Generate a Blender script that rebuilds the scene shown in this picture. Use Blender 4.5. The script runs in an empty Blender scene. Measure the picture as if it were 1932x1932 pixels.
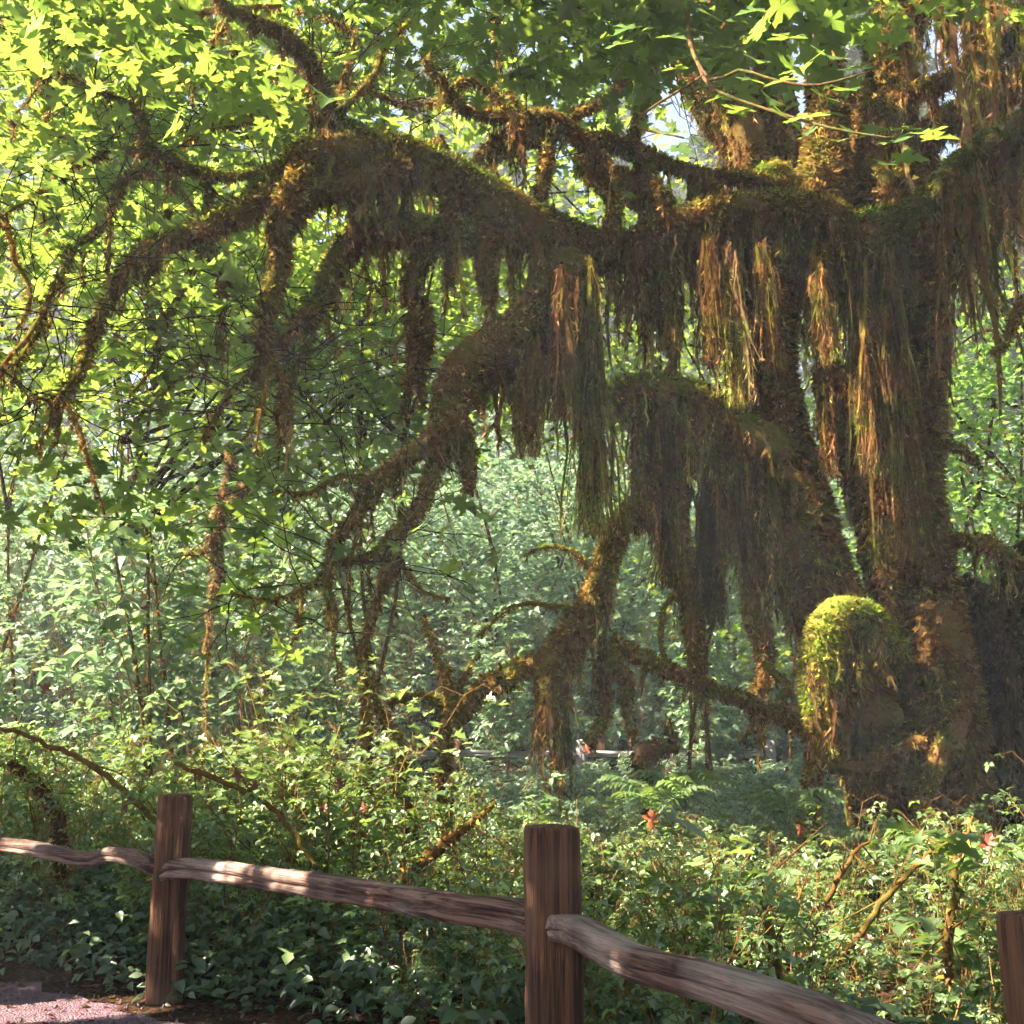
import bpy, math, random
import numpy as np
from mathutils import Vector

# ------------------------------------------------------------------ camera, light, exposure
scene = bpy.context.scene
col = scene.collection
CAM = np.array([0.0, 0.0, 1.42]); PITCH = math.radians(11.4); FPX = 2158.0   # focal length in 1932-px units
cam_d = bpy.data.cameras.new('camera'); cam = bpy.data.objects.new('camera', cam_d); col.objects.link(cam)
cam.location = CAM; cam.rotation_euler = (math.pi / 2 + PITCH, 0, 0)
cam_d.sensor_width = 36; cam_d.lens = 40.2; cam_d.clip_end = 500; cam_d.clip_start = 0.05
scene.camera = cam

SUN = np.array([-0.66, -0.28, 0.69]); SUN /= np.linalg.norm(SUN)          # direction towards the sun
world = bpy.data.worlds.new('World'); scene.world = world; world.use_nodes = True
wn = world.node_tree; bg = wn.nodes['Background']
sky = wn.nodes.new('ShaderNodeTexSky'); sky.sky_type = 'NISHITA'; sky.sun_disc = False
sky.sun_elevation = math.asin(SUN[2]); sky.sun_rotation = math.atan2(SUN[0], SUN[1])
wn.links.new(sky.outputs[0], bg.inputs[0]); bg.inputs[1].default_value = 0.042
sun_d = bpy.data.lights.new('sun', 'SUN'); sun = bpy.data.objects.new('sun', sun_d); col.objects.link(sun)
sun_d.energy = 5.0; sun_d.angle = math.radians(0.53); sun_d.color = (1.0, 0.87, 0.68)
sun.rotation_euler = Vector(SUN).to_track_quat('Z', 'Y').to_euler(); sun.location = (-20, 10, 30)
scene.view_settings.view_transform = 'Standard'; scene.view_settings.look = 'None'
scene.view_settings.exposure = 3.2; scene.view_settings.gamma = 1.0
scene.render.engine = 'CYCLES'
cy = scene.cycles
cy.max_bounces = 4; cy.diffuse_bounces = 2; cy.glossy_bounces = 2; cy.transmission_bounces = 4
cy.volume_bounces = 0; cy.transparent_max_bounces = 4
cy.sample_clamp_indirect = 4.0; cy.caustics_reflective = False; cy.caustics_refractive = False
cy.use_denoising = True; cy.use_adaptive_sampling = True; cy.adaptive_threshold = 0.045; cy.adaptive_min_samples = 16

rng = np.random.default_rng(7); random.seed(7)

# ------------------------------------------------------------------ helpers
def gz(x, y):
    """height of the ground"""
    x = np.asarray(x, float); y = np.asarray(y, float)
    r = np.clip((y - 15) / 35, 0, 1)
    return 5.0 * r * r * (3 - 2 * r) + 0.05 * np.sin(x * 1.3 + 1) * np.sin(y * 1.1) * np.clip((y - 7.5) / 3, 0, 1)

def at(u, v, Y):
    """point seen at (u, v) of the 1932-px picture, at distance Y"""
    x = (u - 966) / FPX; q = (966 - v) / FPX
    d = np.array([x, math.cos(PITCH) - q * math.sin(PITCH), math.sin(PITCH) + q * math.cos(PITCH)])
    return CAM + d * (Y / d[1])

def norm(a):
    return a / np.maximum(np.linalg.norm(a, axis=-1, keepdims=True), 1e-9)

class MB:
    def __init__(s): s.V = []; s.T = []; s.Q = []; s.C = []; s.n = 0
    def add(s, V, T=None, Q=None, C=None):
        V = np.asarray(V, float).reshape(-1, 3)
        if T is not None and len(T): s.T.append(np.asarray(T, np.int64).reshape(-1, 3) + s.n)
        if Q is not None and len(Q): s.Q.append(np.asarray(Q, np.int64).reshape(-1, 4) + s.n)
        C = np.ones((len(V), 3)) if C is None else np.broadcast_to(np.asarray(C, float), (len(V), 3))
        s.V.append(V); s.C.append(C); s.n += len(V)
    def mesh(s, name, mat, smooth=False):
        V = np.concatenate(s.V); C = np.concatenate(s.C)
        T = np.concatenate(s.T) if s.T else np.zeros((0, 3), np.int64)
        Q = np.concatenate(s.Q) if s.Q else np.zeros((0, 4), np.int64)
        m = bpy.data.meshes.new(name)
        m.vertices.add(len(V)); m.vertices.foreach_set('co', V.ravel())
        nl = T.size + Q.size; m.loops.add(nl)
        m.loops.foreach_set('vertex_index', np.concatenate([T.ravel(), Q.ravel()]).astype(np.int32))
        npoly = len(T) + len(Q); m.polygons.add(npoly)
        ls = np.concatenate([np.arange(len(T)) * 3, T.size + np.arange(len(Q)) * 4]).astype(np.int32)
        m.polygons.foreach_set('loop_start', ls)
        if smooth: m.polygons.foreach_set('use_smooth', np.ones(npoly, bool))
        a = m.attributes.new('tint', 'FLOAT_COLOR', 'POINT')
        a.data.foreach_set('color', np.concatenate([C, np.ones((len(C), 1))], 1).astype(np.float32).ravel())
        m.update(calc_edges=True); m.materials.append(mat)
        return m

def link(name, mesh, parent=None, loc=None, rz=None, sc=None):
    o = bpy.data.objects.new(name, mesh); col.objects.link(o)
    if parent is not None: o.parent = parent
    if loc is not None: o.location = loc
    if rz is not None: o.rotation_euler = (0, 0, rz)
    if sc is not None: o.scale = (sc,) * 3 if np.isscalar(sc) else sc
    return o

def thing(name, label, cat, loc=(0, 0, 0), group=None, rz=0, sc=1):
    o = bpy.data.objects.new(name, None); col.objects.link(o)
    o.location = loc; o.rotation_euler = (0, 0, rz); o.scale = (sc,) * 3 if np.isscalar(sc) else sc
    o.empty_display_size = 0.1
    return tag(o, label, cat, group)

def tag(o, label, cat, group=None):
    o['label'] = label; o['category'] = cat
    if group: o['group'] = group
    return o

def copy_tree(o, parent=None):
    c = o.copy(); col.objects.link(c); c.parent = parent
    for ch in list(o.children):
        copy_tree(ch, c)
    return c

def SIDE(x, y):
    u = 966 + x / y * FPX
    return 'behind the left post' if u < 480 else ('behind the middle rail' if u < 900 else ('behind the middle post' if u < 1250 else ('behind the mossy trunk' if u < 1780 else 'right of the mossy trunk')))

def smooth_path(pts, step):
    """Catmull-Rom through rows of pts (any number of columns), resampled every `step`"""
    P = np.asarray(pts, float)
    if len(P) == 2: P = np.stack([P[0], (P[0] + P[1]) / 2, P[1]])
    E = np.concatenate([[2 * P[0] - P[1]], P, [2 * P[-1] - P[-2]]])
    out = []
    for i in range(len(P) - 1):
        a, b, c, d = E[i:i + 4]
        n = max(2, int(np.linalg.norm(c[:3] - b[:3]) / step))
        t = np.linspace(0, 1, n, endpoint=False)[:, None]
        out.append(0.5 * (2 * b + (c - a) * t + (2 * a - 5 * b + 4 * c - d) * t ** 2 + (3 * b - a - 3 * c + d) * t ** 3))
    out.append(P[-1:])
    return np.concatenate(out)

def frames(P):
    T = norm(np.gradient(P, axis=0))
    up = np.array([0, 0, 1.0]) if abs(T[0][2]) < 0.9 else np.array([0, 1.0, 0])
    N = np.zeros_like(T); n = norm(np.cross(T[0], np.cross(up, T[0])))
    for i in range(len(P)):
        n = norm(n - T[i] * np.dot(n, T[i])); N[i] = n
    return T, N, np.cross(T, N)

def tube(mb, P, R, seg=8, rough=0.0, C=(1, 1, 1), seed=0, cap=True):
    T, N, B = frames(P); n = len(P)
    a = np.linspace(0, 2 * math.pi, seg, endpoint=False)
    r = R[:, None] * np.ones((1, seg))
    if rough:
        g = np.random.default_rng(seed)
        z = g.normal(size=(n, seg))
        z = (z + np.roll(z, 1, 1) + np.roll(z, -1, 1)) / 3
        z = (z + np.roll(z, 1, 0) + np.roll(z, -1, 0)) / 2
        r = r * (1 + rough * z)
    D = N[:, None] * np.cos(a)[None, :, None] + B[:, None] * np.sin(a)[None, :, None]
    V = P[:, None] + D * r[..., None]
    i = np.arange(n - 1)[:, None]; j = np.arange(seg)[None, :]; k = (j + 1) % seg
    Q = np.stack([i * seg + j, i * seg + k, (i + 1) * seg + k, (i + 1) * seg + j], -1).reshape(-1, 4)
    V = V.reshape(-1, 3); C = np.asarray(C, float)
    CC = np.broadcast_to(C, V.shape) if C.ndim == 1 else np.repeat(C, seg, 0)
    Tn = []
    if cap:
        V = np.concatenate([V, P[:1], P[-1:]]); CC = np.concatenate([CC, CC[:1], CC[-1:]])
        jj = np.arange(seg); kk = (jj + 1) % seg
        Tn = np.concatenate([np.stack([kk, jj, np.full(seg, n * seg)], 1),
                             np.stack([(n - 1) * seg + jj, (n - 1) * seg + kk, np.full(seg, n * seg + 1)], 1)])
    mb.add(V, T=Tn, Q=Q, C=CC)

# ------------------------------------------------------------------ materials
def mat_new(name):
    m = bpy.data.materials.new(name); m.use_nodes = True
    nt = m.node_tree; nt.nodes.clear()
    return m, nt, nt.nodes.new('ShaderNodeOutputMaterial')

def nd(nt, t, **kw):
    n = nt.nodes.new(t)
    for k, v in kw.items():
        if k in n.inputs: n.inputs[k].default_value = v
        else: setattr(n, k, v)
    return n

def leaf_material(name, refl, trans, tfac=0.45, gloss=0.06, rough=0.45):
    m, nt, out = mat_new(name); L = nt.links.new
    at_ = nd(nt, 'ShaderNodeAttribute', attribute_name='tint')
    def mul(c):
        x = nd(nt, 'ShaderNodeMix', data_type='RGBA', blend_type='MULTIPLY'); x.inputs[0].default_value = 1
        L(at_.outputs['Color'], x.inputs[6]); x.inputs[7].default_value = (*c, 1); return x.outputs[2]
    d = nd(nt, 'ShaderNodeBsdfDiffuse'); L(mul(refl), d.inputs['Color'])
    t = nd(nt, 'ShaderNodeBsdfTranslucent'); L(mul(trans), t.inputs['Color'])
    g = nd(nt, 'ShaderNodeBsdfGlossy', Roughness=rough); g.inputs['Color'].default_value = (1, 1, 1, 1)
    mx = nd(nt, 'ShaderNodeMixShader'); mx.inputs[0].default_value = tfac
    L(d.outputs[0], mx.inputs[1]); L(t.outputs[0], mx.inputs[2])
    m2 = nd(nt, 'ShaderNodeMixShader'); m2.inputs[0].default_value = gloss
    L(mx.outputs[0], m2.inputs[1]); L(g.outputs[0], m2.inputs[2]); L(m2.outputs[0], out.inputs['Surface'])
    return m

def moss_material(name, tfac=0.3, scale=14.0):
    m, nt, out = mat_new(name); L = nt.links.new
    at_ = nd(nt, 'ShaderNodeAttribute', attribute_name='tint')
    geo = nd(nt, 'ShaderNodeNewGeometry')
    nz = nd(nt, 'ShaderNodeTexNoise', Scale=scale, Detail=5.0, Roughness=0.7); L(geo.outputs['Position'], nz.inputs['Vector'])
    rp = nd(nt, 'ShaderNodeMapRange'); rp.inputs[1].default_value = 0.3; rp.inputs[2].default_value = 0.7
    rp.inputs[3].default_value = 0.55; rp.inputs[4].default_value = 1.45; L(nz.outputs['Fac'], rp.inputs[0])
    n2 = nd(nt, 'ShaderNodeTexNoise', Scale=3.2, Detail=2.0); L(geo.outputs['Position'], n2.inputs['Vector'])
    r2 = nd(nt, 'ShaderNodeMapRange'); r2.inputs[1].default_value = 0.42; r2.inputs[2].default_value = 0.62; L(n2.outputs['Fac'], r2.inputs[0])
    hu = nd(nt, 'ShaderNodeMix', data_type='RGBA'); L(r2.outputs[0], hu.inputs[0]); hu.inputs[6].default_value = (1.12, .92, .9, 1); hu.inputs[7].default_value = (.88, 1.12, .75, 1)
    hm = nd(nt, 'ShaderNodeMix', data_type='RGBA', blend_type='MULTIPLY'); hm.inputs[0].default_value = 1; L(at_.outputs['Color'], hm.inputs[6]); L(hu.outputs[2], hm.inputs[7])
    x = nd(nt, 'ShaderNodeMix', data_type='RGBA', blend_type='MULTIPLY'); x.inputs[0].default_value = 1
    L(hm.outputs[2], x.inputs[6]); L(rp.outputs[0], x.inputs[7])
    d = nd(nt, 'ShaderNodeBsdfDiffuse', Roughness=0.8); L(x.outputs[2], d.inputs['Color'])
    t = nd(nt, 'ShaderNodeBsdfTranslucent'); L(x.outputs[2], t.inputs['Color'])
    mx = nd(nt, 'ShaderNodeMixShader'); mx.inputs[0].default_value = tfac
    L(d.outputs[0], mx.inputs[1]); L(t.outputs[0], mx.inputs[2])
    bp = nd(nt, 'ShaderNodeBump', Strength=0.8, Distance=0.02); L(nz.outputs['Fac'], bp.inputs['Height']); L(bp.outputs[0], d.inputs['Normal'])
    L(mx.outputs[0], out.inputs['Surface'])
    return m

def wood_material(name, dark, light, pale, axis):
    """weathered timber, grain running along the object's axis"""
    m, nt, out = mat_new(name); L = nt.links.new
    tc = nd(nt, 'ShaderNodeTexCoord'); mp = nd(nt, 'ShaderNodeMapping'); L(tc.outputs['Object'], mp.inputs[0])
    s = [62, 62, 62]; s[axis] = 1.1; mp.inputs['Scale'].default_value = s
    n1 = nd(nt, 'ShaderNodeTexNoise', Scale=1.0, Detail=7.0, Roughness=0.7, Distortion=0.25); L(mp.outputs[0], n1.inputs['Vector'])
    n2 = nd(nt, 'ShaderNodeTexNoise', Scale=2.4, Detail=4.0); L(tc.outputs['Object'], n2.inputs['Vector'])
    mp3 = nd(nt, 'ShaderNodeMapping'); L(tc.outputs['Object'], mp3.inputs[0])
    s3 = [170, 170, 170]; s3[axis] = 2.0; mp3.inputs['Scale'].default_value = s3
    n3 = nd(nt, 'ShaderNodeTexNoise', Scale=1.0, Detail=3.0); L(mp3.outputs[0], n3.inputs['Vector'])
    r1 = nd(nt, 'ShaderNodeValToRGB'); L(n1.outputs['Fac'], r1.inputs[0])
    e = r1.color_ramp.elements; e[0].position = 0.43; e[0].color = (*dark, 1); e[1].position = 0.57; e[1].color = (*light, 1)
    r2 = nd(nt, 'ShaderNodeMapRange'); r2.inputs[1].default_value = 0.45; r2.inputs[2].default_value = 0.7; L(n2.outputs['Fac'], r2.inputs[0])
    mu = nd(nt, 'ShaderNodeMath', operation='MULTIPLY'); L(r2.outputs[0], mu.inputs[0]); L(n3.outputs['Fac'], mu.inputs[1])
    mx = nd(nt, 'ShaderNodeMix', data_type='RGBA'); L(mu.outputs[0], mx.inputs[0]); L(r1.outputs[0], mx.inputs[6]); mx.inputs[7].default_value = (*pale, 1)
    ad = nd(nt, 'ShaderNodeMath', operation='ADD'); L(n1.outputs['Fac'], ad.inputs[0]); L(n3.outputs['Fac'], ad.inputs[1])
    bp = nd(nt, 'ShaderNodeBump', Strength=0.9, Distance=0.008); L(ad.outputs[0], bp.inputs['Height'])
    b = nd(nt, 'ShaderNodeBsdfPrincipled', Roughness=0.8); b.inputs['Specular IOR Level'].default_value = 0.25
    L(mx.outputs[2], b.inputs['Base Color']); L(bp.outputs[0], b.inputs['Normal']); L(b.outputs[0], out.inputs['Surface'])
    return m

def ground_material(name, a, b_, scale, stops=(0.35, 0.65), bump=0.03):
    m, nt, out = mat_new(name); L = nt.links.new
    geo = nd(nt, 'ShaderNodeNewGeometry')
    n1 = nd(nt, 'ShaderNodeTexNoise', Scale=scale, Detail=9.0, Roughness=0.75); L(geo.outputs['Position'], n1.inputs['Vector'])
    vo = nd(nt, 'ShaderNodeTexVoronoi', Scale=scale * 9); L(geo.outputs['Position'], vo.inputs['Vector'])
    r = nd(nt, 'ShaderNodeValToRGB'); L(n1.outputs['Fac'], r.inputs[0]); e = r.color_ramp.elements
    e[0].position = stops[0]; e[0].color = (*a, 1); e[1].position = stops[1]; e[1].color = (*b_, 1)
    x = nd(nt, 'ShaderNodeMix', data_type='RGBA', blend_type='MULTIPLY'); x.inputs[0].default_value = 0.45
    L(r.outputs[0], x.inputs[6]); L(vo.outputs['Color'], x.inputs[7])
    ad = nd(nt, 'ShaderNodeMath', operation='SUBTRACT'); L(n1.outputs['Fac'], ad.inputs[0]); L(vo.outputs['Distance'], ad.inputs[1])
    bp = nd(nt, 'ShaderNodeBump', Strength=1.0, Distance=bump); L(ad.outputs[0], bp.inputs['Height'])
    b = nd(nt, 'ShaderNodeBsdfDiffuse', Roughness=0.9); L(x.outputs[2], b.inputs['Color']); L(bp.outputs[0], b.inputs['Normal'])
    L(b.outputs[0], out.inputs['Surface'])
    return m

M_MAPLE = leaf_material('maple_leaf', (0.060, 0.120, 0.026), (0.255, 0.405, 0.055), 0.46, 0.04, 0.45)
M_SHRUB = leaf_material('shrub_leaf', (0.085, 0.150, 0.055), (0.22, 0.36, 0.06), 0.35, 0.08, 0.40)
M_FAR = leaf_material('haze_tinted_leaf', (0.105, 0.180, 0.125), (0.22, 0.36, 0.17), 0.42, 0.05, 0.5)  # pale blue green in the leaf colour stands in for distant haze
M_COVER = leaf_material('ground_cover_leaf', (0.042, 0.078, 0.036), (0.09, 0.16, 0.04), 0.3, 0.05, 0.45)  # leaf colour lowered in place of the shade under the fence
M_CONIFER = leaf_material('conifer_needles', (0.030, 0.055, 0.028), (0.05, 0.09, 0.03), 0.25, 0.02)
M_DEAD = leaf_material('dead_leaf', (0.42, 0.13, 0.05), (0.50, 0.16, 0.05), 0.35, 0.03)
M_MOSS = moss_material('hanging_moss', 0.48)
M_MOSSBARK = moss_material('mossy_bark', 0.0, 22)
M_BARK = moss_material('bark', 0.0, 30)
M_POST = wood_material('post_timber', (0.040, 0.017, 0.012), (0.150, 0.068, 0.036), (0.24, 0.13, 0.08), 2)
M_RAIL = wood_material('rail_timber', (0.036, 0.015, 0.013), (0.20, 0.112, 0.086), (0.46, 0.36, 0.32), 0)
M_GREY = wood_material('grey_timber', (0.16, 0.14, 0.15), (0.34, 0.31, 0.33), (0.6, 0.58, 0.6), 0)
M_GROUND = ground_material('forest_floor', (0.020, 0.013, 0.009), (0.085, 0.050, 0.030), 3.0)
M_PATH = ground_material('gravel_path', (0.15, 0.085, 0.105), (0.34, 0.235, 0.275), 9.0, (0.3, 0.7), 0.02)
M_STONE = ground_material('gravel_stone', (0.16, 0.12, 0.12), (0.42, 0.34, 0.34), 12.0)

# moss tints
BROWN = np.array([0.190, 0.112, 0.044]); OLIVE = np.array([0.225, 0.180, 0.036]); GREEN = np.array([0.170, 0.200, 0.030])
STRAW = np.array([0.380, 0.275, 0.150]); DARKB = np.array([0.045, 0.028, 0.018])

# ------------------------------------------------------------------ where sunlight has to get through the canopy
LIT = []   # (point, radius)
def lit_px(u, v, Y, r): LIT.append((at(u, v, Y), r))
for a in [(565, 1285, 8.7, .85), (650, 1255, 9.0, .8), (490, 1260, 9.1, .5), (900, 1540, 7.4, .6), (1040, 1490, 8.4, .6), (1180, 1560, 7.2, .55), (760, 1570, 7.4, .4),
          (1640, 1650, 6.2, .5), (1700, 1700, 5.0, .5), (1780, 1690, 5.3, .45), (1620, 1720, 4.9, .4), (1520, 1660, 6.2, .4), (1750, 1760, 5.4, .3), (1340, 1600, 6.6, .4), (1480, 1600, 6.4, .4),
          (1570, 1130, 11.2, .4), (1515, 1230, 11.1, .4), (1540, 1170, 11.15, .4), (930, 640, 10.8, .5), (860, 720, 10.6, .35), (1450, 300, 12.6, .35), (1545, 300, 12.8, .35),
          (1390, 640, 11.8, .4), (1450, 620, 11.9, .35), (1380, 720, 11.8, .3), (1550, 620, 12.0, .3), (1060, 680, 10.8, .35), (1260, 600, 11.7, .35), (1640, 700, 12.2, .3),
          (60, 1592, 7.4, .15), (200, 1612, 7.1, .12), (20, 1890, 6.6, .4), (60, 1925, 6.2, .4), (180, 1928, 6.1, .25), (450, 1640, 6.3, .16), (600, 1665, 5.9, .14), (1500, 1840, 3.5, .12), (1380, 1800, 3.7, .1), (1330, 1790, 3.8, .06),
          (420, 1000, 17, .8), (400, 930, 17, .6), (700, 1250, 12, .4), (1135, 1100, 11.6, .2), (1240, 190, 12.8, .4), (1290, 220, 13, .4), (1900, 80, 12, .3),
          (740, 1000, 10.4, .3), (1000, 760, 11.2, .35), (960, 350, 10.8, .3), (870, 300, 10.5, .3), (780, 255, 10.2, .25), (690, 230, 10, .25), (470, 340, 9.5, .2), (400, 395, 9.4, .2), (700, 400, 10.1, .25), (800, 400, 10.3, .2), (1040, 390, 11.2, .2), (1250, 735, 11.5, .3), (1100, 240, 11.3, .3), (1500, 1420, 11.8, .3), (1700, 1440, 12, .15), (1550, 1470, 12, .15)]:
    lit_px(*a)
LP = np.array([p for p, r in LIT]); LR = np.array([r for p, r in LIT]) * 1.25 + .05
def clear(P, fac=1.0):
    """False for points that stand between the sun and a place that the photo shows in sunlight"""
    keep = np.ones(len(P), bool)
    for p, r in zip(LP, LR):
        d = P - p; t = d @ SUN
        dist = np.linalg.norm(d - t[:, None] * SUN, axis=1)
        keep &= ~((t > 0.5) & (dist < r * fac))
    return keep

# ------------------------------------------------------------------ leaves
def outline_leaf(half, centre, fold, droop):
    h = np.array(half, float); o = np.concatenate([h, (h[1:-1] * [-1, 1])[::-1]])
    o = np.concatenate([[centre], o]); z = fold * np.abs(o[:, 0]) - droop * (o[:, 1] - 0.2) ** 2
    V = np.column_stack([o, z]); n = len(o) - 1
    T = np.array([[0, 1 + i, 1 + (i + 1) % n] for i in range(n)])
    return V, T
MAPLE = outline_leaf([(0, 0), (.13, -.09), (.36, -.13), (.31, .03), (.42, .05), (.23, .15), (.42, .27), (.50, .22), (.66, .36), (.47, .40), (.44, .50), (.17, .43),
                      (.24, .62), (.35, .68), (.20, .76), (.13, .80), (0, 1.0)], (0, .28), .16, .22)
MAPLE_S = outline_leaf([(0, 0), (.36, -.1), (.21, .14), (.62, .34), (.17, .44), (.30, .72), (0, 1)], (0, .28), .16, .2)
LEAFLET = outline_leaf([(0, 0), (.20, .16), (.31, .40), (.25, .62), (.12, .82), (0, 1)], (0, .45), .25, .25)
SIMPLE = (np.array([[0, 0, 0], [.30, .42, .07], [0, .5, -.03], [-.30, .42, .07], [0, 1, -.15]]), np.array([[0, 1, 2], [0, 2, 3], [1, 4, 2], [2, 4, 3]]))
# three leaflets on one stalk
def trifoliate():
    V = []; T = []; n = 0
    for ang, s, off in ((0, 1.0, .18), (1.25, .8, .1), (-1.25, .8, .1)):
        v = LEAFLET[0] * s; v = v + [0, off, 0]; c, q = math.cos(ang), math.sin(ang)
        v = np.column_stack([v[:, 0] * c - v[:, 1] * q, v[:, 0] * q + v[:, 1] * c, v[:, 2]])
        V.append(v); T.append(LEAFLET[1] + n); n += len(v)
    return np.concatenate(V), np.concatenate(T)
TRI = trifoliate()

def leaf_rot(n, tilt, g, droop=0.25, az=None, towards=None):
    N = np.column_stack([g.normal(0, tilt, n), g.normal(0, tilt, n), np.ones(n)])
    if towards is not None: N = N + towards
    N = norm(N)
    az = g.uniform(0, 2 * math.pi, n) if az is None else az
    D = np.column_stack([np.cos(az), np.sin(az), -droop * np.abs(g.normal(1, .5, n))])
    D = norm(D - N * np.sum(D * N, 1, keepdims=True))
    return np.stack([np.cross(D, N), D, N], -1)           # columns: across, along, normal

def add_leaves(mb, tpl, P, R, S, C):
    V, T = tpl; k = len(V); n = len(P)
    Vz = np.repeat(V[None], n, 0); hz = ((np.arange(n) * 0.61803) % 1)[:, None]; Vz[..., 2] *= .3 + 2.4 * hz; Vz[..., 0] *= .82 + .3 * ((hz * 7.31) % 1)
    W = np.einsum('nij,nkj->nki', R, Vz) * np.asarray(S)[:, None, None] + P[:, None]
    TT = (T[None] + (np.arange(n) * k)[:, None, None]).reshape(-1, 3)
    mb.add(W.reshape(-1, 3), T=TT, C=np.repeat(C, k, 0))

def leaf_tint(n, g, var=0.25, yellow=0.3):
    b = np.exp(g.normal(0, var, n))[:, None]; y = g.uniform(0, yellow, n)[:, None]
    return b * (1 + y * np.array([[.9, .25, -.1]]))

def sprays(g, centres, per, rad, flat=0.3):
    """points scattered in flat clusters round the centres"""
    n = len(centres) * per
    off = g.normal(0, 1, (n, 3)) * [rad, rad, rad * flat]
    return np.repeat(centres, per, 0) + off

# ------------------------------------------------------------------ moss
def moss_cover(mb, P, R, dens, blade, g, colours, droop=0.5):
    """short blades all round a limb; dens per square metre"""
    seglen = np.linalg.norm(np.diff(P, axis=0), axis=1); area = seglen * 2 * math.pi * (R[:-1] + R[1:]) / 2
    n = int(area.sum() * dens)
    if n < 1: return
    i = g.choice(len(seglen), n, p=area / area.sum()); t = g.uniform(0, 1, n)[:, None]
    T, N, B = frames(P); a = g.uniform(0, 2 * math.pi, n)
    c = P[i] * (1 - t) + P[i + 1] * t; r = (R[i] * (1 - t[:, 0]) + R[i + 1] * t[:, 0])
    nn = N[i] * np.cos(a)[:, None] + B[i] * np.sin(a)[:, None]
    base = c + nn * r[:, None] * 0.93
    d = norm(nn + g.normal(0, .45, (n, 3)) + [0, 0, -droop] * g.uniform(.3, 1.6, (n, 1)))
    L = blade * g.uniform(.5, 1.5, n)[:, None]
    w = norm(np.cross(d, g.normal(size=(n, 3)))) * L * g.uniform(.18, .4, (n, 1))
    V = np.stack([base - w, base + w, base + d * L], 1).reshape(-1, 3)
    up = np.clip(nn[:, 2] * .9 + .42 + g.normal(0, .25, n), 0, 1)[:, None]
    C = (colours[0] * (1 - up) + colours[1] * up) * np.exp(g.normal(0, .5, (n, 1)))
    mb.add(V, T=np.arange(3 * n).reshape(-1, 3), C=np.repeat(C, 3, 0))

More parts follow.
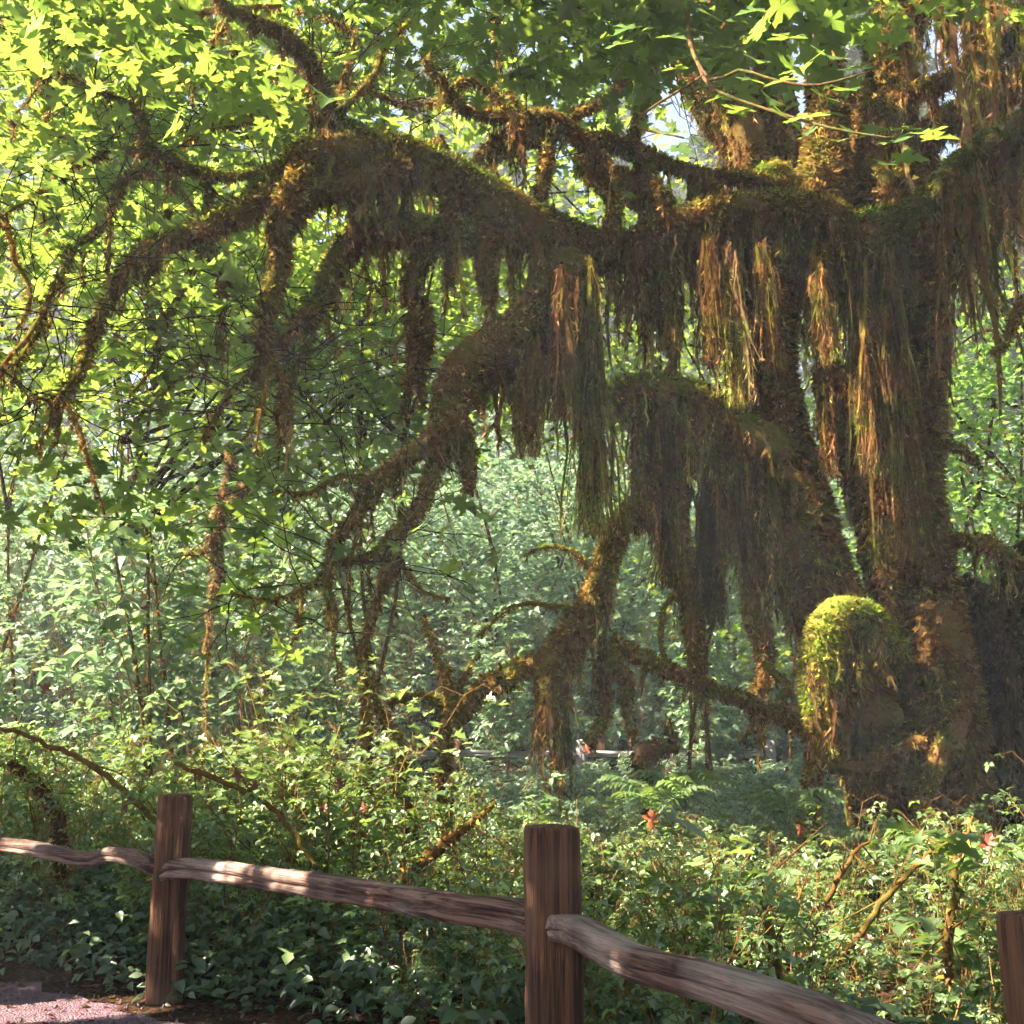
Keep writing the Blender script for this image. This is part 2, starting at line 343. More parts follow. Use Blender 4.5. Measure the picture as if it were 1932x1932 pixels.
def moss_strands(mb, S, L, r0, g, base_c, tip_c, blades=12, tufts=2):
    """hanging strands: S start points, L lengths, r0 widths; each is a thin core hung with many small tufts and loose blades"""
    n = len(S)
    if n == 0: return
    lv = np.array([0, .12, .28, .46, .64, .82, 1.0]); prof = np.array([.8, 1.1, 1.15, 1.0, .8, .6, .25]); k = len(lv)
    sway = g.normal(0, .06, (n, 1, 2)) * lv[None, :, None] * L[:, None, None] + np.cumsum(g.normal(0, 1, (n, k, 2)) * (.012 + .010 * L)[:, None, None], 1)
    ax = np.concatenate([S[:, None, :2] + sway, (S[:, None, 2] - lv[None] * L[:, None])[..., None]], -1)   # n,k,3
    tone = np.exp(g.normal(0, .38, (n, 1, 1))); mixc = np.clip(g.normal(.3, .3, (n, 1, 1)), 0, 1)
    hue = np.where(g.uniform(0, 1, (n, 1, 1)) < .3, np.array([.95, 1.2, .7]), np.array([1.0, 1.0, 1.0]))
    CC = hue * ((base_c * (1 - lv[None, :, None] * mixc) + tip_c * lv[None, :, None] * mixc) * tone)
    th = g.uniform(0, math.pi, n); o = np.stack([np.cos(th), np.sin(th), np.zeros(n)], -1)[:, None]
    wl = (r0[:, None] * prof * g.uniform(.2, .8, (n, k)))[..., None]; wr = (r0[:, None] * prof * g.uniform(.2, .8, (n, k)))[..., None]
    V = np.stack([ax - o * wl, ax + o * wr], 2).reshape(-1, 3)
    b = (np.arange(n) * k * 2)[:, None]; i = np.arange(k - 1)[None] * 2
    mb.add(V, Q=np.stack([b + i, b + i + 1, b + i + 3, b + i + 2], -1).reshape(-1, 4), C=np.repeat(CC.reshape(-1, 3), 2, 0))
    def along(cnt):
        ii = np.repeat(np.arange(n), cnt); m = len(ii); t = g.uniform(0, 1, m); f = t * (k - 1) * .98; q = f.astype(int); fr = (f - q)[:, None]
        c = ax[ii, q] * (1 - fr) + ax[ii, q + 1] * fr
        pr = np.interp(t * .98, np.arange(k) / (k - 1), prof) * r0[ii]
        th = g.uniform(0, 2 * math.pi, m); o = np.column_stack([np.cos(th), np.sin(th), np.zeros(m)])
        return m, ii, q, c + o * (pr * g.uniform(.2, .9, m))[:, None], o
    # tufts: short ragged tongues, many to a strand
    m, ii, q, base, o = along(np.clip((L / .022 * tufts / 2), 4, 42).astype(int)); Lt = g.uniform(.035, .11, (m, 1)) * np.clip(r0[ii][:, None] / .03, .6, 1.4)
    d = norm(o * g.uniform(.0, .8, (m, 1)) + [0, 0, -1] + g.normal(0, .25, (m, 3))); w = norm(np.cross(d, o + g.normal(0, .6, (m, 3)))) * r0[ii][:, None] * g.uniform(.12, .36, (m, 1))
    bend = g.normal(0, .18, (m, 3)) * Lt
    V = np.stack([base, base + d * Lt * .35 - w, base + d * Lt * .3 + w, base + d * Lt + bend], 1).reshape(-1, 3)
    T = np.array([[0, 1, 2], [1, 3, 2]])[None] + (np.arange(m) * 4)[:, None, None]
    mb.add(V, T=T.reshape(-1, 3), C=np.repeat(CC[ii, q] * np.exp(g.normal(.0, .5, (m, 1))), 4, 0))
    m, ii, q, base, o = along(np.full(n, blades))
    d = norm(o * g.uniform(.1, 1.2, (m, 1)) + [0, 0, -1] + g.normal(0, .3, (m, 3)))
    Lb = g.uniform(.03, .10, (m, 1)) * np.clip(r0[ii][:, None] / .03, .6, 1.5)
    w = norm(np.cross(d, g.normal(size=(m, 3)))) * g.uniform(.002, .006, (m, 1))
    V = np.stack([base - w, base + w, base + d * Lb], 1).reshape(-1, 3)
    C = CC[ii, q] * np.exp(g.normal(.1, .5, (m, 1)))
    mb.add(V, T=np.arange(3 * m).reshape(-1, 3), C=np.repeat(C, 3, 0))

def hang_from(mb, P, R, hang, g, dens=1.0, base_c=BROWN, tip_c=STRAW, side=0.35, gap=None):
    """curtain of strands under and down the flanks of a limb"""
    seglen = np.linalg.norm(np.diff(P, axis=0), axis=1)
    wgt = seglen * (R[:-1] + .03); tot = seglen.sum()
    n = int(1.35 * dens * (seglen * (10 + 150 * R[:-1])).sum())
    if n < 1: return
    i = g.choice(len(seglen), n, p=wgt / wgt.sum()); t = g.uniform(0, 1, n)[:, None]
    T, N, B = frames(P); a = g.uniform(0, 2 * math.pi, n)
    nn = N[i] * np.cos(a)[:, None] + B[i] * np.sin(a)[:, None]
    ok = nn[:, 2] < side
    c = P[i] * (1 - t) + P[i + 1] * t; r = (R[i] * (1 - t[:, 0]) + R[i + 1] * t[:, 0])
    S = (c + nn * r[:, None] * .9)[ok]; i = i[ok]; t = t[ok]
    s = np.concatenate([[0], np.cumsum(seglen)])[i] + t[:, 0] * seglen[i]
    ph = g.uniform(0, 6.28, 3)
    wave = .55 + .3 * np.sin(s * 5.1 + ph[0]) + .22 * np.sin(s * 13.7 + ph[1]) + .18 * np.sin(s * 2.1 + ph[2])
    pit = .14 + .16 * min(hang, 1.6); ck = np.round(s / pit + .3 * np.sin(s * 3 + ph[1])); dk = np.abs(s / pit + .3 * np.sin(s * 3 + ph[1]) - ck) * 2
    lk = np.exp(.35 * np.sin(ck * 12.9898 + ph[0] * 7)) ; wave = wave * lk * (1.3 - 1.1 * dk)
    L = hang * np.clip(wave, .10, 1.5) * g.uniform(.35, 1.25, len(S))
    r0 = np.clip(.014 + .04 * L, .014, .06) * g.uniform(.6, 1.3, len(S))
    L = np.maximum(L, .05)
    floor = gz(S[:, 0], S[:, 1]) + .25; L = np.minimum(L, np.maximum(S[:, 2] - floor, .04))
    moss_strands(mb, S, L, r0, g, base_c, tip_c)

def px_path(rows):
    return np.array([[*at(u, v, Y), r * Y / FPX] for u, v, Y, r in rows])

def mossy_limb(parent, name, rows, hang, g, cover=1700, colours=(BROWN, GREEN), blade=.05, dens=1.0, side=.35, tip_c=STRAW, base_c=BROWN, label=None, world=False):
    W = np.array(rows, float) if world else px_path(rows)
    p = smooth_path(W, .10); P = p[:, :3]; R = np.maximum(p[:, 3], .004)
    wob = g.normal(0, 1, P.shape); wob = (wob + np.roll(wob, 1, 0) + np.roll(wob, 2, 0)) / 3; wob[[0, -1]] = 0
    P = P + wob * np.minimum(R, .05)[:, None] * .35
    if len(P) > 8:                                        # crooked growth
        kx = np.linspace(0, 1, max(4, len(P) // 4)); kn = g.normal(0, .045, (len(kx), 3)); kn[[0, -1]] = 0
        P = P + np.column_stack([np.interp(np.linspace(0, 1, len(P)), kx, kn[:, a_]) for a_ in range(3)]) * np.clip(1.4 - R / .25, .3, 1.2)[:, None]
    loc = np.array(parent.location)
    mb = MB(); big = R.max() > .05
    tube(mb, P - loc, R * .93, 14 if big else 7, .24, C=colours[0] * .45 + colours[1] * .3 + DARKB * .2, seed=int(g.integers(1e6)))
    o = link(name, mb.mesh(name, M_MOSSBARK, True), parent)
    if label: o['label'] = label
    mo = MB()
    moss_cover(mo, P - loc, R, cover, blade, g, colours)
    if hang > 0: 
        hm = MB(); hang_from(hm, P, R, hang, g, dens, base_c, tip_c, side)
        if hm.n:
            for v in hm.V: v -= loc
            h = link('hanging_moss', hm.mesh('hanging_moss', M_MOSS), o); h['kind'] = 'stuff'
    if mo.n:
        c = link('moss_cover', mo.mesh('moss_cover', M_MOSS), o); c['kind'] = 'stuff'
    return P, R

def twigs_from(mb, P, n, g, length=.9, r=.006, spread=1.0, droop=.15):
    """thin forking twigs leaving a path; returns leaf sites"""
    sites = []
    for _ in range(n):
        i = g.integers(0, len(P)); d = norm(g.normal(0, 1, 3) * [1, 1, .6]); L = length * g.uniform(.4, 1.3)
        def grow(p, d, L, r, depth):
            k = 5; pts = [p]
            for _q in range(k):
                d = norm(d + g.normal(0, .22, 3) + [0, 0, -droop * .25]); pts.append(pts[-1] + d * L / k)
            pts = np.array(pts); tube(mb, pts, np.linspace(r, r * .45, len(pts)), 4, 0, C=DARKB * g.uniform(.7, 1.3), cap=False)
            sites.extend(pts[2:])
            if depth:
                for _q in range(g.integers(1, 4)):
                    j = g.integers(2, len(pts)); grow(pts[j], norm(d + g.normal(0, .7, 3)), L * .6, r * .6, depth - 1)
        grow(P[i], d * spread, L, r, 1)
    return np.array(sites)

# ------------------------------------------------------------------ the setting
def sheet(x0, x1, y0, y1, step, zoff=0.0, inside=None):
    xs = np.arange(x0, x1 + step, step); ys = np.arange(y0, y1 + step, step)
    X, Y = np.meshgrid(xs, ys); V = np.column_stack([X.ravel(), Y.ravel(), gz(X, Y).ravel() + zoff])
    nx = len(xs); i = np.arange(len(ys) - 1)[:, None]; j = np.arange(nx - 1)[None]
    Q = np.stack([i * nx + j, i * nx + j + 1, (i + 1) * nx + j + 1, (i + 1) * nx + j], -1).reshape(-1, 4)
    mb = MB(); mb.add(V, Q=Q); return mb
o = link('ground', sheet(-75, 75, -25, 112, 1.0).mesh('ground', M_GROUND, True)); o['kind'] = 'structure'
# gravel path along the near side of the fence, ragged edge
edge = smooth_path([(-14, 13.2, 0), (-6, 8.9, 0), (-3.2, 7.42, 0), (-1.93, 6.46, 0), (-1.1, 5.92, 0), (-.42, 5.2, 0), (.25, 3.0, 0), (.9, 1.2, 0), (1.6, -2, 0), (2, -12, 0)], .12)
ek = rng.normal(0, .05, len(edge)); ek = ek + np.roll(ek, 1) * .6
edge[:, :2] += ek[:, None] * np.array([.62, .78])
inner = edge + [-2.48, -3.12, 0]; mb = MB(); n = len(edge)
V = np.concatenate([edge, inner]); V[:, 2] = gz(V[:, 0], V[:, 1]) + .006
mb.add(V, Q=[[i, i + 1, n + i + 1, n + i] for i in range(n - 1)])
o = link('path', mb.mesh('path', M_PATH)); o['kind'] = 'structure'
# loose gravel
g = np.random.default_rng(11); mb = MB()
ico = np.array([[0, 0, 1], [.9, 0, .2], [-.3, .85, .1], [-.6, -.6, .25], [.1, -.2, -.6]]); icoT = np.array([[0, 1, 2], [0, 2, 3], [0, 3, 1], [1, 4, 2], [2, 4, 3], [3, 4, 1]])
n = 3500; k = g.integers(0, len(edge), n); off = np.abs(g.normal(0, .8, n)) - .12
P = np.column_stack([edge[k, 0] - off * .7 + g.normal(0, .1, n), edge[k, 1] - off * .7 + g.normal(0, .1, n), np.full(n, .008)])
add_leaves(mb, (ico, icoT), P, leaf_rot(n, .6, g), g.uniform(.004, .013, n), np.ones((n, 3)) * g.uniform(.6, 1.4, (n, 1)))
o = link('gravel', mb.mesh('gravel', M_STONE)); tag(o, 'small loose gravel scattered over the path', 'gravel'); o['kind'] = 'stuff'

# ------------------------------------------------------------------ near fence
fence = thing('split_rail_fence', 'weathered reddish brown post and rail fence beside the gravel path', 'fence', (0, 0, 0))
def post_mesh(w, h, seed, rot=0):
    g = np.random.default_rng(seed); nz = 16; seg = 28; zs = np.concatenate([[-.3], np.linspace(0, h - .02, nz), [h]])
    a = np.linspace(0, 2 * math.pi, seg, endpoint=False) + .02
    sq = 1 / np.maximum(np.abs(np.cos(a)), np.abs(np.sin(a))); sq = np.minimum(sq, 1.30)
    lat = g.normal(0, .028, seg); lat[[3, 10, 13, 16, 21]] -= (.05, .07, .09, .06, .08); V = []
    dx = np.cumsum(g.normal(0, .0022, (len(zs), 2)), 0)
    wob = g.normal(0, .012, (len(zs), seg)); wob = (wob + np.roll(wob, 1, 0)) / 2
    for i, z in enumerate(zs):
        s = .5 * w * sq * (1 + lat + wob[i]) * (1 + .05 * (1 - z / h)); s = s * (.955 if i == len(zs) - 1 else 1)
        V.append(np.column_stack([np.cos(a) * s + dx[i, 0], np.sin(a) * s + dx[i, 1], np.full(seg, z)]))
    n = len(zs); V = np.concatenate(V + [[[dx[-1, 0], dx[-1, 1], h + .012]]])
    Q = [[i * seg + j, i * seg + (j + 1) % seg, (i + 1) * seg + (j + 1) % seg, (i + 1) * seg + j] for i in range(n - 1) for j in range(seg)]
    T = [[(n - 1) * seg + j, (n - 1) * seg + (j + 1) % seg, n * seg] for j in range(seg)]
    mb = MB(); mb.add(V, T=T, Q=Q); return mb
POSTS = [(-1.96, 6.85, 1.12, .19, .3), (.150, 4.30, 1.12, .182, .1), (1.085, 2.36, 1.085, .185, .2), (-4.9, 8.4, 1.12, .22, .4)]
for k, (x, y, h, w, rz) in enumerate(POSTS):
    o = link('post', post_mesh(w, h, 40 + k).mesh('post', M_POST), fence, (x, y, 0), rz)
def rail(pts, hgt, dep, seed, taper=(1, 1)):
    """split log: rough five-sided section swept along a crooked line, grain along local x"""
    g = np.random.default_rng(seed); A = np.array(pts[0], float); Bp = np.array(pts[-1], float)
    ang = math.atan2(Bp[1] - A[1], Bp[0] - A[0]); c, s = math.cos(-ang), math.sin(-ang)
    W = np.array(pts, float) - A; W = np.column_stack([W[:, 0] * c - W[:, 1] * s, W[:, 0] * s + W[:, 1] * c, W[:, 2]])
    p = smooth_path(W, .06); n = len(p)
    sec = np.array([(-.5, -.45), (-.52, -.10), (-.33, -.05), (-.5, .0), (-.48, .26), (-.40, .47), (-.06, .5), (-.02, .33), (.04, .5), (.44, .42), (.5, -.2), (.3, -.5), (-.1, -.44)])
    seg = len(sec); lat = g.normal(0, .03, (seg, 2)); V = []
    drift = np.cumsum(g.normal(0, .008, (n, seg, 2)), 0); drift -= drift.mean(0); drift = np.clip(drift, -.12, .12)
    sz = np.interp(np.linspace(0, 1, n), [0, .08, .92, 1], [taper[0], 1, 1, taper[1]])
    for i in range(n):
        q = (sec + lat + drift[i]) * sz[i]
        V.append(np.column_stack([np.full(seg, p[i, 0]), p[i, 1] + q[:, 0] * dep, p[i, 2] + q[:, 1] * hgt]))
    V = np.concatenate(V + [p[:1], p[-1:]])
    Q = [[i * seg + j, i * seg + (j + 1) % seg, (i + 1) * seg + (j + 1) % seg, (i + 1) * seg + j] for i in range(n - 1) for j in range(seg)]
    T = [[(j + 1) % seg, j, n * seg] for j in range(seg)] + [[(n - 1) * seg + j, (n - 1) * seg + (j + 1) % seg, n * seg + 1] for j in range(seg)]
    mb = MB(); mb.add(V, T=T, Q=Q); return mb, A, ang
def add_rail(pts, hgt, dep, seed, taper=(1, 1), parent=fence, mat=M_RAIL):
    mb, A, ang = rail(pts, hgt, dep, seed, taper); return link('rail', mb.mesh('rail', mat), parent, tuple(A), ang)
def rail_px(rows): return [tuple(at(*r)) for r in rows]
add_rail([(-4.9, 8.40, .80), (-3.9, 7.86, .80)] + rail_px([(0, 1592, 7.5), (100, 1608, 7.24), (150, 1620, 7.12), (176, 1621, 7.06), (205, 1611, 7.0), (250, 1617, 6.92)]) + [(-2.02, 6.86, .70)], .088, .10, 1)
add_rail([(-2.0, 6.82, .68)] + rail_px([(352, 1638, 6.6), (500, 1656, 6.05), (700, 1685, 5.3), (860, 1712, 4.75), (975, 1725, 4.47)]) + [(.12, 4.36, .755)], .112, .10, 2, (.8, 1))
add_rail([(.15, 4.30, .775)] + rail_px([(1085, 1752, 4.02), (1140, 1783, 3.8), (1200, 1813, 3.6), (1265, 1830, 3.42), (1350, 1850, 3.22), (1500, 1902, 2.9), (1640, 1962, 2.68)]) + [(1.08, 2.40, .70)], .092, .09, 3)

# ------------------------------------------------------------------ far fence
far = thing('far_fence', 'low grey fence of short posts and rails far behind the shrubs', 'fence', (0, 0, 0))
FP = [(650, 22.5), (858, 22.5), (1095, 23.2), (1265, 23.6), (1450, 24.0)]
FPW = []
for k, (u, Y) in enumerate(FP):
    top = at(u, 1396, Y); b = gz(top[0], Y); FPW.append((top[0], Y, float(b)))
    link('post', post_mesh(.21 + .03 * (k % 2), float(top[2] - b), 60 + k).mesh('post', M_GREY if k in (2, 4) else M_POST), far, (top[0], Y, float(b)))
o = link('post', post_mesh(.22, 1.2, 71).mesh('post', M_POST), far, tuple([at(1132, 1396, 23.6)[0], 23.6, FPW[2][2]]))
for k in range(4):
    a, b = FPW[k], FPW[k + 1]; z0 = at(0, 1421, a[1])[2]; z1 = at(0, 1421, b[1])[2]
    add_rail([(a[0], a[1] - .02 * k, z0), ((a[0] + b[0]) / 2, (a[1] + b[1]) / 2, (z0 + z1) / 2 - .03), (b[0], b[1] + .02, z1)], .13, .12, 80 + k, parent=far, mat=M_GREY)

# ------------------------------------------------------------------ the great mossy maple
base = at(1690, 1560, 13.0); base[2] = float(gz(base[0], base[1]))
maple = thing('mossy_maple', 'huge old maple draped in hanging brown moss right of the fence', 'tree', tuple(base))
g = np.random.default_rng(21)
PATHS = {}
def B(key, name, rows, hang, **kw):
    PATHS[key] = mossy_limb(maple, name, rows, hang, g, **kw)[0]
BRN = (BROWN, BROWN * .4 + OLIVE * .6)
# stems
B('T0', 'trunk', [(1700, 1640, 13.3, 95), (1705, 1480, 13.3, 75), (1705, 1250, 13.3, 55), (1700, 1000, 13.3, 50), (1700, 750, 13.3, 50), (1700, 560, 13.2, 60), (1690, 440, 13.1, 80), (1680, 320, 13.1, 62), (1670, 160, 13.1, 40), (1672, 0, 13.1, 36), (1675, -160, 13.1, 33)], .5, colours=BRN, side=.8, dens=1.9, cover=1500, blade=.075)
B('T1', 'trunk', [(1690, 1600, 12.9, 70), (1655, 1440, 12.8, 62), (1600, 1260, 12.7, 62), (1545, 1100, 12.6, 70), (1490, 950, 12.5, 78), (1455, 800, 12.5, 66), (1440, 660, 12.5, 58), (1455, 540, 12.6, 62), (1500, 440, 12.7, 60), (1550, 340, 12.8, 46), (1560, 240, 12.9, 40), (1550, 120, 13, 30), (1552, 0, 13, 26), (1556, -150, 13, 24)], .75, colours=BRN, side=.85, dens=1.9, cover=1500, blade=.075)
B('T2', 'trunk', [(1800, 1600, 12.8, 80), (1795, 1440, 12.7, 70), (1780, 1280, 12.6, 62), (1755, 1120, 12.6, 52), (1738, 950, 12.6, 42), (1742, 780, 12.6, 38), (1735, 620, 12.6, 48), (1715, 500, 12.7, 62), (1690, 430, 12.8, 60)], .8, colours=BRN, side=.85, dens=1.9, cover=1500, blade=.075)
B('T3', 'trunk', [(1690, 1160, 12.9, 30), (1655, 1010, 12.8, 32), (1628, 880, 12.6, 34), (1600, 780, 12.5, 34), (1575, 715, 12.3, 38), (1545, 712, 12.2, 14)], .55, colours=BRN, side=.8, dens=1.9, cover=1500, blade=.075)
B('T4', 'trunk', [(1668, 1200, 12.5, 14), (1662, 1050, 12.4, 28), (1650, 850, 12.4, 34), (1650, 650, 12.4, 36), (1640, 500, 12.5, 50), (1620, 430, 12.6, 40)], .6, colours=BRN, side=.8, dens=1.9, cover=1500, blade=.075)
# the crotch and the big limbs
B('L1', 'limb', [(1690, 450, 12.9, 70), (1590, 460, 12.7, 62), (1470, 450, 12.5, 56), (1360, 430, 12.3, 48), (1270, 450, 12.1, 46), (1180, 470, 11.9, 40), (1110, 470, 11.7, 46), (1070, 455, 11.55, 46)], 1.35, dens=2.6)
B('L1l', 'limb', [(1110, 470, 11.7, 40), (1040, 440, 11.4, 48), (960, 405, 11.0, 52), (870, 350, 10.7, 46), (790, 300, 10.4, 42), (700, 268, 10.1, 42), (645, 225, 9.9, 26), (612, 160, 9.7, 21), (580, 110, 9.5, 18), (520, 68, 9.3, 15), (460, 40, 9.1, 13), (420, 8, 9.0, 11), (402, -60, 8.9, 9)], .85, dens=1.7)
B('L1w', 'limb', [(1590, 420, 12.4, 40), (1490, 400, 12.2, 42), (1390, 385, 12.0, 30), (1300, 415, 11.8, 26), (1220, 440, 11.7, 20), (1180, 450, 11.6, 12)], .9, dens=1.8, colours=(BROWN, OLIVE))
B('L1x', 'limb', [(1480, 340, 12.6, 16), (1380, 330, 12.3, 15), (1290, 320, 12.0, 14), (1200, 285, 11.7, 17), (1110, 260, 11.4, 16), (1040, 220, 11.2, 18), (960, 215, 11, 14), (890, 200, 10.8, 10), (840, 165, 10.6, 12), (800, 110, 10.5, 8)], .75, dens=1.6, colours=(BROWN, OLIVE))
B('L1y', 'branch', [(1060, 230, 11.3, 16), (1020, 270, 11.2, 14), (1012, 330, 11.1, 13), (1000, 400, 11.1, 16), (980, 450, 11.1, 10)], .3, colours=(BROWN, OLIVE))
B('L1z', 'branch', [(1050, 260, 11.3, 16), (980, 255, 11.2, 22), (925, 275, 11.1, 22), (900, 310, 11.1, 12)], .3, colours=(BROWN, OLIVE))
B('L1v', 'branch', [(1260, 400, 12.0, 30), (1200, 360, 11.9, 36), (1150, 345, 11.8, 30), (1120, 330, 11.8, 22), (1095, 290, 11.7, 16)], .5, colours=(BROWN, OLIVE))
B('L1a', 'branch', [(530, 12, 9.3, 6), (420, 26, 9.2, 8), (350, 30, 9.1, 8), (230, 26, 9.0, 6), (140, 22, 8.9, 5), (60, 38, 8.8, 4), (-40, 34, 8.7, 3)], .14, cover=500, dens=.8)
B('L1b', 'branch', [(612, 205, 9.8, 12), (560, 206, 9.7, 11), (500, 215, 9.6, 13), (440, 226, 9.5, 12), (390, 246, 9.4, 9), (345, 272, 9.3, 4)], .16, colours=(BROWN, OLIVE))
B('L1c', 'branch', [(820, 300, 10.5, 22), (826, 268, 10.5, 16), (832, 255, 10.5, 6)], .3, colours=BRN)
B('L2', 'limb', [(690, 280, 10.0, 38), (640, 300, 9.8, 36), (596, 305, 9.7, 24), (566, 345, 9.6, 22), (545, 390, 9.5, 21), (530, 440, 9.5, 18), (524, 510, 9.5, 15), (505, 580, 9.5, 15), (498, 630, 9.5, 9), (520, 690, 9.5, 6), (545, 740, 9.5, 5), (540, 800, 9.5, 3)], .6, blade=.065, colours=(BROWN, OLIVE), dens=1.4)
B('L2b', 'limb', [(760, 320, 10.2, 36), (690, 345, 10.0, 40), (640, 370, 9.9, 30), (590, 380, 9.8, 16), (540, 440, 9.7, 8)], .5, colours=(BROWN, OLIVE), dens=1.4)
B('L3', 'limb', [(660, 290, 10.0, 24), (590, 285, 9.8, 20), (540, 310, 9.7, 22), (470, 368, 9.6, 25), (400, 420, 9.5, 23), (345, 445, 9.4, 18), (288, 462, 9.3, 15), (268, 495, 9.2, 14), (236, 530, 9.2, 10), (208, 565, 9.1, 9), (187, 610, 9.0, 9), (165, 670, 9.0, 7), (140, 720, 8.9, 6), (100, 750, 8.9, 4), (60, 745, 8.8, 2.5)], .42, dens=1.6, blade=.065)
B('L3b', 'branch', [(385, 440, 9.5, 18), (398, 500, 9.5, 10), (410, 550, 9.5, 8), (414, 620, 9.5, 4), (420, 680, 9.5, 2)], .22)
B('L3c', 'branch', [(290, 470, 9.3, 14), (282, 540, 9.3, 7), (284, 620, 9.3, 3)], .2)
B('L4', 'branch', [(545, 318, 9.8, 9), (480, 328, 9.7, 9), (410, 330, 9.6, 11), (360, 330, 9.5, 14), (312, 310, 9.4, 11), (283, 285, 9.3, 10), (274, 243, 9.3, 9), (250, 208, 9.2, 8), (208, 177, 9.1, 8), (156, 146, 9.0, 7), (111, 130, 9.0, 5), (84, 150, 8.9, 6), (98, 190, 8.9, 3)], .15)
B('L4b', 'branch', [(285, 290, 9.3, 8), (225, 282, 9.2, 8), (170, 300, 9.1, 8), (136, 312, 9.0, 7), (100, 340, 8.9, 5), (50, 374, 8.8, 4), (-20, 420, 8.7, 3)], .15)
B('L4c', 'branch', [(310, 315, 9.4, 8), (250, 322, 9.3, 8), (212, 345, 9.2, 9), (186, 385, 9.1, 9), (160, 440, 9.0, 8), (120, 500, 8.9, 8), (90, 555, 8.9, 6), (70, 620, 8.8, 5), (30, 680, 8.8, 4), (-20, 715, 8.7, 3)], .16)
B('L4e', 'branch', [(395, 335, 9.6, 8), (392, 375, 9.6, 8), (396, 410, 9.6, 3)], .15)
B('L4f', 'branch', [(330, 345, 9.6, 5), (318, 380, 9.6, 6), (316, 440, 9.6, 4)], .1)
B('L5', 'limb', [(960, 410, 10.9, 34), (880, 430, 10.7, 32), (815, 432, 10.5, 30), (750, 425, 10.3, 33), (690, 438, 10.2, 31), (650, 472, 10.1, 24), (622, 510, 10.0, 20), (590, 558, 9.9, 18), (556, 608, 9.8, 16), (510, 670, 9.7, 11), (470, 715, 9.6, 6), (430, 745, 9.6, 4), (380, 830, 9.5, 3)], .45, dens=1.6, blade=.065)
B('L5a', 'branch', [(820, 445, 10.5, 20), (797, 490, 10.5, 20), (778, 540, 10.4, 17), (768, 600, 10.4, 12), (765, 660, 10.4, 10), (758, 740, 10.4, 7), (750, 800, 10.4, 3)], .2, colours=BRN)
B('L5b', 'branch', [(800, 560, 10.5, 10), (796, 640, 10.5, 14), (794, 700, 10.5, 10), (798, 770, 10.5, 4)], .25, colours=BRN)
B('L5c', 'branch', [(600, 590, 9.9, 9), (570, 660, 9.8, 9), (540, 740, 9.8, 7), (530, 820, 9.8, 6), (525, 880, 9.8, 3)], .2)
B('L6', 'limb', [(1080, 500, 11.5, 46), (1040, 560, 11.3, 46), (990, 610, 11.0, 44), (925, 660, 10.8, 42), (878, 700, 10.6, 40), (855, 750, 10.5, 38), (845, 810, 10.4, 34), (800, 842, 10.3, 20), (752, 874, 10.2, 15), (700, 905, 10.1, 8), (670, 940, 10.1, 4)], .75, colours=(BROWN, OLIVE * .6 + STRAW * .6), dens=1.3)
B('L6b', 'limb', [(1100, 560, 11.5, 36), (1050, 620, 11.3, 34), (1000, 660, 11.1, 28), (960, 700, 11.0, 22), (928, 730, 10.9, 17), (900, 770, 10.8, 8)], .9, colours=(BROWN, OLIVE), dens=1.4)
B('L6g', 'branch', [(925, 690, 10.9, 14), (980, 700, 11, 10), (1040, 690, 11.2, 14), (1090, 660, 11.3, 20)], .8, dens=2.2)
B('L6c', 'branch', [(845, 822, 10.4, 22), (825, 890, 10.4, 16), (803, 945, 10.3, 16), (770, 988, 10.3, 13), (735, 1025, 10.2, 11), (710, 1060, 10.2, 9), (640, 1066, 10.1, 7), (590, 1082, 10, 5), (504, 1127, 9.9, 3), (440, 1120, 9.9, 2)], .2, colours=(BROWN, OLIVE))
B('L6d', 'branch', [(752, 880, 10.2, 14), (705, 935, 10.2, 12), (684, 980, 10.1, 14), (650, 1022, 10.1, 9), (634, 1080, 10.1, 9), (627, 1140, 10.1, 6), (622, 1190, 10.1, 2)], .25, colours=(BROWN, OLIVE))
B('L6e', 'branch', [(735, 1030, 10.2, 12), (733, 1080, 10.2, 14), (724, 1120, 10.2, 6)], .25, colours=BRN)
B('L6f', 'branch', [(870, 800, 10.5, 20), (880, 870, 10.5, 18), (884, 930, 10.5, 8)], .35, colours=BRN, dens=1.5)
B('H1', 'limb', [(1490, 930, 12.4, 50), (1420, 840, 12.2, 48), (1340, 780, 12.0, 46), (1260, 748, 11.8, 44), (1190, 745, 11.6, 36), (1145, 765, 11.5, 18)], 2.0, dens=3.0, colours=(BROWN, GREEN))
B('H2', 'limb', [(1360, 830, 12.1, 40), (1290, 870, 11.9, 30), (1220, 930, 11.7, 24), (1180, 965, 11.6, 22), (1148, 1020, 11.6, 24), (1134, 1085, 11.5, 24), (1115, 1150, 11.5, 28), (1080, 1205, 11.5, 34), (1050, 1255, 11.5, 36), (1040, 1310, 11.5, 28), (1048, 1360, 11.5, 14), (1050, 1430, 11.5, 8)], .8, colours=(BROWN, OLIVE), dens=1.5)
B('H2b', 'limb', [(1060, 1235, 11.5, 22), (1000, 1255, 11.4, 18), (950, 1282, 11.4, 22), (905, 1300, 11.4, 20), (880, 1335, 11.4, 14), (850, 1372, 11.4, 12)], .35, colours=(BROWN, OLIVE), dens=1.5)
B('H3', 'branch', [(1270, 900, 11.9, 28), (1282, 990, 11.8, 26), (1300, 1090, 11.8, 22), (1312, 1180, 11.8, 18), (1316, 1260, 11.8, 14), (1330, 1330, 11.8, 8)], .5, colours=BRN)
B('H3b', 'branch', [(1430, 1040, 12.7, 26), (1432, 1150, 12.7, 24), (1440, 1260, 12.7, 16), (1420, 1330, 12.7, 12), (1435, 1400, 12.6, 6)], .4, colours=BRN)
